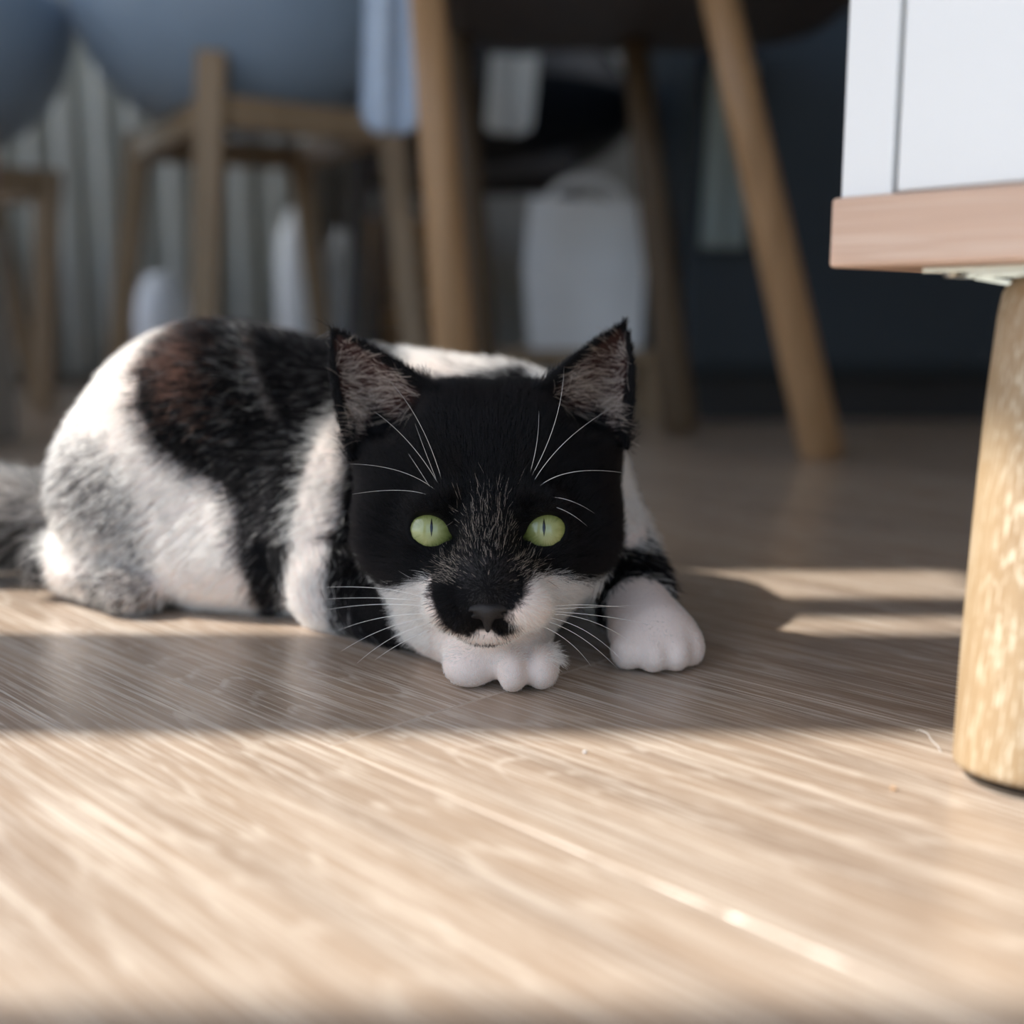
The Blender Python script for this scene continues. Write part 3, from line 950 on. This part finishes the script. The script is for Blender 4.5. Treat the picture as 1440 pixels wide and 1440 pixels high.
BLACK = np.array([0.0034, 0.0033, 0.0040])
WHITE = np.array([0.94, 0.925, 0.885])
def smooth01(x):
    x = np.clip(x, 0, 1)
    return x * x * (3 - 2 * x)
def coat(P_, jit):
    """share of white at points P_ (cm); jit shifts the borders strand by strand"""
    x, y, z = P_[:, 0], P_[:, 1], P_[:, 2]
    h = toH(P_)
    head = (h[:, 1] > -8.2) & (h[:, 2] > -4.6) & (np.abs(h[:, 0]) < 7) & (np.hypot(h[:, 0], h[:, 2] - 1) < 9)
    headw = head & (h[:, 1] > -6.5) & (z > 1.0) & ((h[:, 1] > -4.6) | (h[:, 2] > 0)) & ((h[:, 1] > -3.2) | (h[:, 2] > -2.0)) & ~((z < 3.6) & (x > 3.2))
    # body
    d = np.minimum(in_poly(x, z, SADDLE), in_poly(x, z, SHOULDER))
    w = smooth01(0.5 + (d + jit * 0.22) / 0.4)
    hd = in_poly(x, z, HAUNCH)
    w = np.minimum(w, 1 - 0.52 * smooth01(0.5 - (hd + jit * 0.6) / 1.2) * (y < 57))
    hd = in_poly(x, z, HOCK)
    w = np.minimum(w, 1 - 0.62 * smooth01(0.5 - (hd + jit * 0.5) / 1.0) * (y < 56))
    # white saddle over the shoulders and a pale line across the back
    back = smooth01(0.5 - (np.hypot((x + 2.2) / 3.2, (y - 56.5) / 3.5) - 1 + jit * 0.2) / 0.4) * (z > 8.5)
    w = np.maximum(w, 0.8 * back)
    ln = np.abs(x + 12.6 + (12.5 - z) * -0.55)
    w = np.maximum(w, 0.28 * smooth01(1 - (ln + jit * 0.1) / 0.45) * (z > 8.6) * (y < 57))
    # tail, paws, throat, right shoulder
    w = np.where(x < -21.5, np.where(z > 3.2 + jit * 0.5, 0.62, 0.12), w)
    right = (x > 2.6) & (h[:, 1] < -5.5)
    w = np.where(right, 1.0, w)
    leg = (y < 48.5) & (z < 4.2) & ~headw
    legw = np.maximum(smooth01(0.5 + (x + np.where(y > 43.3, 3.7, 4.6) + jit * 0.4) / 0.7), smooth01(0.5 - (x + 7.7 + jit * 0.3) / 0.6))
    w = np.where(leg, legw, w)
    w = np.where((x > 3.3) & (y > 45.6 + 0.2 * jit) & (y < 50.5) & (z > 0.8) & (z < 3.75 + 0.15 * jit) & ~headw, 0.0, w)
    # head
    wl = np.minimum(in_poly(h[:, 0], h[:, 2], FACE_WHITE_L), in_poly(h[:, 0], h[:, 2], FACE_WHITE_R))
    nb = in_poly(h[:, 0], h[:, 2], NOSE_BLACK)
    hw = smooth01(0.5 - (wl + jit * 0.10) / 0.22)
    hw = np.where(h[:, 1] > 0.0, np.minimum(hw, smooth01(0.5 + (nb + jit * 0.08) / 0.14)), hw)
    w = np.where(headw, hw, w)
    return np.clip(w, 0, 1), headw, h

wv, headv, hv_ = coat(V, np.zeros(len(V)))
# inside of the ears: skin
EARIN = np.zeros(len(V)); EARUV = np.full((len(V), 2), -1.0)
for s, T, BO, BI, P, uv in EARS:
    near = np.where((np.abs(V - P.mean(0)) < 5).all(1) & (np.linalg.norm(V - P.mean(0), axis=1) < 5))[0]
    best = np.full(len(near), 9.0); bi = np.zeros(len(near), int)
    for i in range(0, len(P)):
        dd = np.linalg.norm(V[near] - P[i], axis=1)
        m_ = dd < best
        best[m_] = dd[m_]; bi[m_] = i
    okk = (best < 0.40) & ((NRM[near] @ hy) > 0.05) & (uv[bi][:, 1] > -0.10)
    EARUV[near[best < 0.45]] = uv[bi[best < 0.45]]
    u_, v_ = uv[bi][:, 0], uv[bi][:, 1]
    rim = smooth01((u_ - 0.02) / 0.10) * smooth01((0.97 - u_) / 0.10) * smooth01((0.93 - v_) / 0.1)
    EARIN[near] = np.maximum(EARIN[near], okk * rim)
def eye_dist(h):
    d = np.full(len(h), 9.0)
    for s in (-1, 1):
        rot = s * 0.30
        X, Z = h[:, 0] - s * (EYE + 0.02), h[:, 2]
        a = math.cos(rot) * X + math.sin(rot) * Z
        b_ = -math.sin(rot) * X + math.cos(rot) * Z
        dd = (np.sqrt((a / 0.82) ** 2 + (b_ / 0.65) ** 2) - 1) * 0.7
        X, Z = h[:, 0] - s * (EYE - 0.64), h[:, 2] + 0.22
        d2 = (np.sqrt((X / 0.34) ** 2 + (Z / 0.17) ** 2) - 1) * 0.2
        d = np.minimum(d, np.where(h[:, 1] > -2.5, np.minimum(dd, d2), 9))
    return d
NOSE = hp_([(654, 853), (668, 849), (702, 849), (716, 853), (716, 863), (703, 872), (694, 880), (690, 892), (680, 892), (677, 880), (667, 873), (654, 863)], 2.5)

skin_c = BLACK * (1 - wv[:, None]) + (WHITE * np.array([0.92, 0.80, 0.76])) * wv[:, None]
EARSKIN = np.array([0.045, 0.022, 0.018])
skin_c = skin_c * (1 - EARIN[:, None]) + EARSKIN * EARIN[:, None]

CATO = np.array([-6.0, 50.0, 0.0])
me = bpy.data.meshes.new('cat')
me.vertices.add(len(V)); me.loops.add(Q.size); me.polygons.add(len(Q))
me.vertices.foreach_set('co', ((V - CATO) * 0.01).astype(np.float32).ravel())
me.loops.foreach_set('vertex_index', Q.astype(np.int32).ravel())
me.polygons.foreach_set('loop_start', np.arange(0, Q.size, 4, dtype=np.int32))
me.polygons.foreach_set('use_smooth', np.ones(len(Q), bool))
me.update(calc_edges=True)
me.validate()
ca = me.color_attributes.new('coat', 'FLOAT_COLOR', 'POINT')
ca.data.foreach_set('color', np.concatenate([skin_c, np.ones((len(V), 1))], 1).astype(np.float32).ravel())
m, nt, b = new_mat('cat_skin')
at = N(nt, 'ShaderNodeAttribute'); at.attribute_name = 'coat'
nt.links.new(at.outputs['Color'], b.inputs['Base Color'])
b.inputs['Roughness'].default_value = 0.75
b.inputs['Specular IOR Level'].default_value = 0.12
me.materials.append(m)
cat = bpy.data.objects.new('cat', me)
COL.objects.link(cat)
cat.location = CATO * 0.01
tag(cat, 'black and white cat with green eyes crouching on the oak floor, facing the camera', 'cat')

# ---- fur
m, nt, b = new_mat('cat_fur')
nt.nodes.remove(b)
out = nt.nodes['Material Output']
at = N(nt, 'ShaderNodeAttribute'); at.attribute_name = 'coat'
hb = N(nt, 'ShaderNodeBsdfHairPrincipled')
hb.model = 'CHIANG'
hb.parametrization = 'COLOR'
hb.inputs['Roughness'].default_value = 0.35
hb.inputs['Radial Roughness'].default_value = 0.55
hb.inputs['Coat'].default_value = 0.0
hb.inputs['IOR'].default_value = 1.42
nt.links.new(at.outputs['Color'], hb.inputs['Color'])
df = N(nt, 'ShaderNodeBsdfDiffuse')
nt.links.new(at.outputs['Color'], df.inputs['Color'])
mxs = N(nt, 'ShaderNodeMixShader')
mxs.inputs[0].default_value = 0.5
nt.links.new(hb.outputs[0], mxs.inputs[1]); nt.links.new(df.outputs[0], mxs.inputs[2])
nt.links.new(mxs.outputs[0], out.inputs['Surface'])
FURM = m
m, nt, b = new_mat('whisker_white')
b.inputs['Base Color'].default_value = (0.9, 0.89, 0.86, 1)
b.inputs['Roughness'].default_value = 0.4
M['fur_white'] = m

# triangles for sampling
TRI = np.concatenate([Q[:, [0, 1, 2]], Q[:, [0, 2, 3]]])
TA = 0.5 * np.linalg.norm(np.cross(V[TRI[:, 1]] - V[TRI[:, 0]], V[TRI[:, 2]] - V[TRI[:, 0]]), axis=1)
TC = V[TRI].mean(1)
def sample(weight, n):
    w_ = TA * weight
    cdf = np.cumsum(w_) / w_.sum()
    t = np.searchsorted(cdf, rng.random(n))
    t = np.minimum(t, len(TRI) - 1)
    r1, r2 = np.sqrt(rng.random(n)), rng.random(n)
    bc = np.stack([1 - r1, r1 * (1 - r2), r1 * r2], 1)
    P_ = (V[TRI[t]] * bc[:, :, None]).sum(1)
    Nn = unit((NRM[TRI[t]] * bc[:, :, None]).sum(1))
    E1 = (EARIN[TRI[t]] * bc).sum(1)
    return P_, Nn, E1, EARUV[TRI[t][:, 0]]

def add_fur(name, pts, rad, colr, label=None):
    n, k = pts.shape[:2]
    cu = bpy.data.hair_curves.new(name)
    cu.add_curves([k] * n)
    cu.position_data.foreach_set('vector', ((pts - CATO) * 0.01).astype(np.float32).ravel())
    ra = cu.attributes.get('radius') or cu.attributes.new('radius', 'FLOAT', 'POINT')
    ra.data.foreach_set('value', (rad * 0.01).astype(np.float32).ravel())
    cc = cu.attributes.new('coat', 'FLOAT_COLOR', 'CURVE')
    cc.data.foreach_set('color', np.concatenate([colr, np.ones((n, 1))], 1).astype(np.float32).ravel())
    cu.materials.append(FURM)
    o = bpy.data.objects.new(name, cu)
    COL.objects.link(o)
    o.parent = cat
    o['kind'] = 'stuff'
    return o

def strands(P_, Nn, flow, L, lift, bend, rad, k=5, jitter=0.18, root=-0.03, tip=0.25):
    n = len(P_)
    fl_ = flow + rng.normal(0, jitter, (n, 3))
    tg = unit(fl_ - Nn * (fl_ * Nn).sum(1, keepdims=True))
    L = L * rng.uniform(0.65, 1.2, n)
    lift = lift * rng.uniform(0.6, 1.5, n)
    pts = np.zeros((n, k, 3)); pts[:, 0] = P_ + Nn * root
    for i in range(1, k):
        s = (i - 0.5) / (k - 1)
        a = lift * (1 - bend * s)
        d = unit(tg * np.cos(a)[:, None] + Nn * np.sin(a)[:, None])
        pts[:, i] = pts[:, i - 1] + d * (L / (k - 1))[:, None]
    pts[:, :, 2] = np.maximum(pts[:, :, 2], 0.03)
    prof_ = np.linspace(1, 0, k) ** 0.6 * (1 - tip) + tip
    prof_[-1] = 0.12
    return pts, rad[:, None] * prof_[None]

def flow_head(h):
    """direction of the hair in head axes: away from the nose, up over the brow, out over the cheeks"""
    c = np.array([0, 2.6, -2.2])
    d = h - c
    v = d * np.array([1.0, 0.55, 1.0])
    v[:, 1] -= 1.6
    up = h[:, 2] > -1.0
    v[:, 2] += np.where(up, 1.2, -0.4)
    low = h[:, 2] < -2.0
    v[:, 2] = np.where(low & (np.abs(h[:, 0]) < 1.5) & (h[:, 1] > 0.5), -1.0, v[:, 2])
    return unit(v)

FUR_HEAD, FUR_BODY = 85000, 95000
hC = toH(TC)
_, headT, _ = coat(TC, np.zeros(len(TC)))
eT = EARIN[TRI].mean(1)
edT = eye_dist(hC)
ndT = in_poly(hC[:, 0], hC[:, 2], NOSE)
bald = (edT < 0.05) | ((ndT < 0.0) & (hC[:, 1] > 1.6))
facing = (NRM[TRI[:, 0]] @ hy)
wH = headT * ~bald * (eT < 0.35) * np.where(facing > -0.25, 1.0, 0.3)
P_, Nn, E1, UV = sample(wH, FUR_HEAD)
jit = rng.normal(0, 1, len(P_))
w, _, h = coat(P_, jit)
muz = np.exp(-((h[:, 0] / 1.6) ** 2 + ((h[:, 2] + 2.0) / 1.6) ** 2)) * (h[:, 1] > 0)
L = np.where(h[:, 1] > 0.6, 0.34, 0.62)
ed = eye_dist(h)
L = np.minimum(L, 0.22 + np.clip(ed, 0, 1) * 0.6)
bridge = (np.abs(h[:, 0]) < 0.9) & (h[:, 2] > -2.7) & (h[:, 1] > -0.2)
L = np.where(bridge, np.clip(0.16 + 0.13 * (h[:, 2] + 2.7), 0.16, 0.55), L)
cheek = (h[:, 2] < -0.5) & (h[:, 1] < -0.5)
L = np.where(cheek, np.where(h[:, 2] < -1.6, 0.55, 0.8), L)
ear = UV[:, 1] > 0.05
L = np.where(ear, 0.30, L)
chin = (h[:, 2] < -3.3) & (np.abs(h[:, 0]) < 2.0)
L = np.where(chin, 0.24, L)
lift = np.where(ear, 0.5, np.where(bridge, 0.30, 0.50))
fh = flow_head(h)
fh[ear] = unit(np.array([0, -0.2, 1.0]) + 0 * fh[ear])
flow = fh @ HM.T
pts, rad = strands(P_, Nn, flow, L, lift, 0.55, np.where(w > 0.5, 0.0058, 0.0056), 5, 0.20)
tone = np.exp(rng.normal(0, 0.55, len(P_)))[:, None]
c_ = np.where(w[:, None] > 0.5, WHITE * np.clip(tone, 0.85, 1.05), BLACK * tone)
# pale hairs scattered between the eyes and above the muzzle
streak = np.exp(-(((h[:, 0] + 0.02) / 0.85) ** 2 + ((h[:, 2] + 0.05) / 1.15) ** 2))
streak = np.where(h[:, 2] < -1.0, streak * 0.4, streak)
lower = np.exp(-(((np.abs(h[:, 0]) - 1.25) / 0.5) ** 2 + ((h[:, 2] + 1.25) / 0.5) ** 2)) * 0.30
mixh = rng.random(len(P_)) < np.maximum(streak * 0.24, lower)
mixh &= (w < 0.5) & (h[:, 1] > -2)
c_[mixh] = np.array([0.80, 0.68, 0.57]) * rng.uniform(0.6, 1.2, (mixh.sum(), 1))
# dark hairs along the lower edge of the chin
ch_ = (h[:, 2] < -3.82 + 0.04 * jit) & (h[:, 2] > -4.15) & (np.abs(h[:, 0]) < 0.85) & (h[:, 1] > 1.4)
c_[ch_ & (rng.random(len(P_)) < 0.9)] = BLACK * 2
gr = bridge & (w < 0.5) & (h[:, 2] < -1.0)
c_[gr & ~mixh] = np.array([0.035, 0.034, 0.036]) * rng.uniform(0.4, 1.6, ((gr & ~mixh).sum(), 1))
add_fur('head_fur', pts, rad, c_)

# hair of the ears: pale, rooted on the inside near the outer rim and at the base, combed inwards
wE = (eT > 0.3) * 1.0
P_, Nn, E1, UV = sample(wE, 1700)
u_, v_ = UV[:, 0], UV[:, 1]
keep = (u_ >= 0) & (rng.random(len(P_)) < np.where(u_ < 0.45, 1.0, 0.45)) & (v_ < 0.86)
P_, Nn, u_, v_ = P_[keep], Nn[keep], u_[keep], v_[keep]
h = toH(P_); s_ = np.sign(h[:, 0])
out_ = np.stack([-s_ * 1.0, 0.35 + 0 * s_, 0.75 * (v_ - 0.25)], 1)
base_h = v_ < 0.22
out_[base_h] = np.stack([s_ * 1.0, 0.5 + 0 * s_, -0.30 + 0 * s_], 1)[base_h]
L = np.where(base_h, 1.1, 1.5 * (1 - 0.72 * np.clip(v_, 0, 1)))
pts, rad = strands(P_, Nn, out_ @ HM.T, L, np.where(base_h, 0.7, 0.8 - 0.4 * np.clip(v_, 0, 1)), 1.2, np.full(len(P_), 0.0080), 8, 0.16)
c_ = np.array([0.78, 0.66, 0.56]) * rng.uniform(0.45, 1.1, (len(P_), 1))
c_[rng.random(len(P_)) < 0.12] = np.array([0.16, 0.10, 0.085])
add_fur('ear_hair', pts, rad, c_)

# body
bodyT = ~headT
low = TC[:, 2] < 0.12
paw = (TC[:, 1] < 45.5) & (TC[:, 2] < 3)
wB = bodyT * ~low * np.where(paw, 3.2, 1.0) * np.where((NRM[TRI[:, 0]][:, 1] < 0.35), 1.0, 0.3)
P_, Nn, E1, UV = sample(wB, FUR_BODY)
jit = rng.normal(0, 1, len(P_))
w, _, h = coat(P_, jit)
isp = (P_[:, 1] < 45.5) & (P_[:, 2] < 3)
flow = np.tile(np.array([-0.75, 0.25, -0.65]), (len(P_), 1))
flow[isp] = np.array([0.12, -0.9, -0.45])
fl2 = (P_[:, 1] < 49) & (P_[:, 2] < 4) & ~isp
flow[fl2] = np.array([0.3, -0.5, -0.8])
tail_ = P_[:, 0] < -21.5
flow[tail_] = np.array([-1.0, 0.0, -0.3])
L = np.where(isp, 0.17, np.where(P_[:, 2] < 2.5, 0.6, 0.95))
L = np.where(tail_, 1.6, L)
pts, rad = strands(P_, Nn, flow, L, np.where(isp, 0.45, 0.5), 0.6, np.where(isp, 0.0065, 0.013), 4, 0.22)
tone = rng.uniform(0.7, 1.25, len(P_))[:, None]
c_ = np.where(rng.random(len(P_))[:, None] < w[:, None], WHITE * np.clip(tone, 0.88, 1.03), BLACK * 1.3 * tone)
# brown hairs on the saddle: sun on black fur put into their colour
sun_brown = np.exp(-(((P_[:, 0] + 14.9 + 0.35 * (P_[:, 2] - 10.8)) / 1.3) ** 2 + ((P_[:, 2] - 10.8) / 1.7) ** 2))
rm = (rng.random(len(P_)) < sun_brown * 0.75) & (w < 0.5)
c_[rm] = np.array([0.30, 0.155, 0.115]) * rng.uniform(0.6, 1.3, (rm.sum(), 1))
wf = (rng.random(len(P_)) < 0.06) & (w < 0.5) & ~isp
c_[wf] = np.array([0.35, 0.34, 0.34])
add_fur('body_fur', pts, rad, c_)

# ---- eyes
def blob_mesh(name, V_, Q_, mat, parent, origin, smooth=True, label=None):
    me_ = bpy.data.meshes.new(name)
    me_.from_pydata([tuple((v - origin) * 0.01) for v in V_], [], [tuple(int(i) for i in q) for q in Q_])
    bm_ = bmesh.new(); bm_.from_mesh(me_); bmesh.ops.recalc_face_normals(bm_, faces=bm_.faces); bm_.to_mesh(me_); bm_.free()
    for p in me_.polygons:
        p.use_smooth = smooth
    me_.materials.append(mat)
    o = bpy.data.objects.new(name, me_)
    COL.objects.link(o)
    o.parent = parent
    if label:
        o['label'] = label
    return o
m, nt, b = new_mat('iris_green')
tc = N(nt, 'ShaderNodeTexCoord')
at = N(nt, 'ShaderNodeAttribute'); at.attribute_name = 'polar'      # r, angle
sx = N(nt, 'ShaderNodeSeparateXYZ'); nt.links.new(at.outputs['Vector'], sx.inputs[0])
cmb = N(nt, 'ShaderNodeCombineXYZ')
m1 = N(nt, 'ShaderNodeMath', operation='MULTIPLY'); m1.inputs[1].default_value = 2.2
m2 = N(nt, 'ShaderNodeMath', operation='MULTIPLY'); m2.inputs[1].default_value = 9.0
nt.links.new(sx.outputs[0], m1.inputs[0]); nt.links.new(sx.outputs[1], m2.inputs[0]); nt.links.new(sx.outputs[2], cmb.inputs[2])
nt.links.new(m1.outputs[0], cmb.inputs[0]); nt.links.new(m2.outputs[0], cmb.inputs[1])
nz = N(nt, 'ShaderNodeTexNoise'); nz.inputs['Scale'].default_value = 1.3; nz.inputs['Detail'].default_value = 5
nt.links.new(cmb.outputs[0], nz.inputs['Vector'])
add = N(nt, 'ShaderNodeMath', operation='MULTIPLY_ADD'); add.inputs[1].default_value = 0.6; add.inputs[2].default_value = -0.30
nt.links.new(nz.outputs['Fac'], add.inputs[0])
ad2 = N(nt, 'ShaderNodeMath', operation='ADD'); nt.links.new(add.outputs[0], ad2.inputs[0]); nt.links.new(sx.outputs[0], ad2.inputs[1])
rp = ramp(nt, [(0.0, (0.30, 0.34, 0.12)), (0.32, (0.36, 0.39, 0.155)), (0.55, (0.25, 0.285, 0.085)), (0.78, (0.11, 0.13, 0.025)), (0.93, (0.02, 0.016, 0.008))], ad2.outputs[0])
nt.links.new(rp.outputs[0], b.inputs['Base Color'])
b.inputs['Roughness'].default_value = 0.35
b.inputs['Coat Weight'].default_value = 1.0
b.inputs['Coat Roughness'].default_value = 0.02
IRIS = m
M['pupil'] = simple('pupil_black', (0.004, 0.004, 0.005), 0.08, 0.0)
for s in (-1, 1):
    c0 = np.array([s * EYE, -1.20, -0.02])
    R_ = 1.17
    vs, qs, pol = [], [], []
    na, nr = 48, 20
    vs.append(c0 + np.array([0, R_, 0])); pol.append((0, 0, 0))
    for i in range(1, nr + 1):
        th = i / nr * 1.75
        for k in range(na):
            a = 2 * PI * k / na
            d = np.array([math.sin(th) * math.cos(a), math.cos(th), math.sin(th) * math.sin(a)])
            vs.append(c0 + d * R_)
            pol.append((math.sin(min(th, PI / 2)) / 0.86, math.cos(a), math.sin(a) + s * 3))
    for k in range(na):
        qs.append((0, 1 + k, 1 + (k + 1) % na))
    for i in range(nr - 1):
        for k in range(na):
            k2 = (k + 1) % na
            qs.append((1 + i * na + k, 1 + (i + 1) * na + k, 1 + (i + 1) * na + k2, 1 + i * na + k2))
    eye = blob_mesh('eye', [H(p) for p in vs], qs, IRIS, cat, CATO, label='yellow-green eye with a narrow slit pupil')
    pa = eye.data.attributes.new('polar', 'FLOAT_VECTOR', 'POINT')
    pa.data.foreach_set('vector', np.array(pol, np.float32).ravel())
    # slit pupil lying on the eye, its middle a little above the centre
    pv, pq = [], []
    for i in range(17):
        t = i / 16 * 2 - 1
        ww = 0.048 * (1 - abs(t) ** 1.7) + 0.002
        z = 0.13 + 0.33 * t
        xx = s * -0.06
        for q in (-1, -0.4, 0.4, 1):
            x = xx + ww * q
            pv.append(c0 + np.array([x, math.sqrt((R_ + 0.004) ** 2 - x * x - z * z) + 0.004 * (1 - abs(q)), z]))
    for i in range(16):
        for k in range(3):
            a = i * 4 + k
            pq.append((a, a + 1, a + 5, a + 4))
    pu = blob_mesh('pupil', [H(p) for p in pv], pq, M['pupil'], eye, CATO)
    md = pu.modifiers.new('thickness', 'SOLIDIFY'); md.thickness = 0.00004

# ---- nose leather
nf = Field((-1.2, 0.6, -4.2), (1.2, 3.8, -1.6), 0.035)
def nell(c, r, k, cut=False):
    nf.ell(c, r, k, None, cut)
nell((0, 2.25, -2.62), (0.70, 0.52, 0.30), 0.1)
for s in (-1, 1):
    nell((s * 0.48, 2.15, -2.70), (0.36, 0.42, 0.28), 0.14)
nf.cap((0, 2.45, -2.8), (0, 2.28, -3.35), 0.26, 0.09, 0.2)
for s in (-1, 1):
    nf.cap((s * 0.42, 2.75, -2.83), (s * 0.66, 2.3, -2.74), 0.085, 0.07, 0.07, cut=True)
nf.cap((0, 2.80, -2.80), (0, 2.45, -3.3), 0.03, 0.03, 0.05, cut=True)
NV, NQ = nf.surface()
NV = relax(NV, NQ, 3, 0.5)
M['nose'] = simple('nose_leather', (0.011, 0.010, 0.011), 0.45, 0.25, 2600, bump=0.35)
blob_mesh('nose', [H(p) for p in NV], NQ, M['nose'], cat, CATO, label='dark grey nose leather')

# ---- whiskers, each one a part
def whisker(root, ctrl, tip, r=0.0105, n=14):
    root, ctrl, tip = (np.asarray(q, float) for q in (root, ctrl, tip))
    m_ = MB()
    ps, rs = [], []
    for i in range(n):
        t = i / (n - 1)
        p = (1 - t) ** 2 * root + 2 * t * (1 - t) * ctrl + t * t * tip
        ps.append(tuple((H(p) - CATO) * 0.01)); rs.append(0.01 * (r * (1 - t) ** 0.7 + 0.0012))
    m_.tube(ps, rs, n=6)
    return m_.build('whisker', M['fur_white'], cat, smooth=True)
# brow whiskers, drawn on the face (root, bend, tip as picture points with a depth)
BROW = [((626, 690), (600, 590), (548, 537), 0.2, 1.6, 0.6), ((622, 690), (585, 620), (527, 580), 0.2, 1.5, 0.5), ((618, 684), (600, 640), (585, 598), 0.2, 1.0, 0.3),
        ((622, 698), (580, 655), (495, 654), 0.2, 1.6, 0.2), ((614, 702), (580, 682), (498, 696), 0.2, 1.4, 0.0), ((612, 696), (590, 660), (576, 640), 0.2, 0.8, 0.1),
        ((740, 682), (790, 600), (792, 520), 0.2, 1.6, 0.6), ((744, 688), (780, 620), (856, 577), 0.2, 1.6, 0.6), ((752, 690), (790, 650), (888, 668), 0.2, 1.5, 0.0),
        ((740, 680), (758, 630), (757, 580), 0.2, 1.0, 0.4), ((752, 702), (790, 692), (834, 722), 0.2, 1.0, 0.0), ((750, 711), (786, 706), (824, 740), 0.2, 0.9, 0.2)]
for a, b2, c2, d0, d1, d2 in BROW:
    whisker(hl(*a, d0 - 0.6), hl(*b2, d1 - 0.3), hl(*c2, d2), 0.0085)
MUZ = [((612, 846), (540, 835), (446, 842), 1.2, 0.6, -1.6), ((608, 852), (530, 842), (452, 858), 1.1, 0.2, -1.8), ((612, 862), (540, 858), (470, 888), 1.2, 0.4, -1.4),
       ((615, 866), (550, 870), (482, 914), 1.2, 1.2, 0.0), ((620, 872), (560, 880), (505, 930), 1.2, 1.4, 0.6), ((624, 878), (575, 892), (530, 925), 1.2, 1.4, 0.6),
       ((606, 842), (545, 818), (440, 826), 1.1, 0.3, -1.6),
       ((762, 852), (820, 846), (882, 854), 1.2, 1.2, 0.4), ((766, 856), (830, 852), (900, 850), 1.2, 1.0, -0.4), ((766, 862), (830, 860), (890, 905), 1.2, 1.0, 0.0),
       ((762, 866), (825, 872), (880, 935), 1.2, 1.4, 0.6), ((758, 870), (812, 880), (868, 940), 1.2, 1.5, 1.0), ((754, 876), (800, 892), (830, 935), 1.2, 1.5, 1.0),
       ((766, 858), (850, 862), (925, 880), 1.2, 0.8, -0.6)]
for a, b2, c2, d0, d1, d2 in MUZ:
    whisker(hl(*a, d0 - 0.5), hl(*b2, d1), hl(*c2, d2), 0.0110)


# ------------------------------------------------------------------ a stray hair and crumbs on the floor
mb = MB()
hp = [(0.1290, 0.3588, 0.0004), (0.1293, 0.3560, 0.0018), (0.1302, 0.3515, 0.0022), (0.1301, 0.3480, 0.0014), (0.1306, 0.3440, 0.0010), (0.1306, 0.3405, 0.0003)]
mb.tube(hp, [0.00008] * 6, n=6)
tag(mb.build('stray_hair', M['fur_white'] if 'fur_white' in M else M['white'], None, smooth=True), 'single stray hair lying on the floor beside the cabinet leg', 'hair')
for k, (x, y, s, lab) in enumerate(((0.0221, 0.3405, 0.0006, 'tiny pale crumb on the floor in front of the cat'), (0.107, 0.3120, 0.0008, 'tiny brown crumb on the sunlit floor left of the cabinet leg'))):
    bm = bmesh.new()
    bmesh.ops.create_icosphere(bm, subdivisions=2, radius=s)
    for v in bm.verts:
        v.co *= 0.75 + 0.5 * random.random()
        v.co.z = v.co.z * 0.7 + s * 0.6
    me = bpy.data.meshes.new('crumb'); bm.to_mesh(me); bm.free()
    me.materials.append(M['white'] if k == 0 else M['chair_oak'])
    o = bpy.data.objects.new('crumb', me); COL.objects.link(o); o.location = (x, y, 0)
    tag(o, lab, 'crumb')
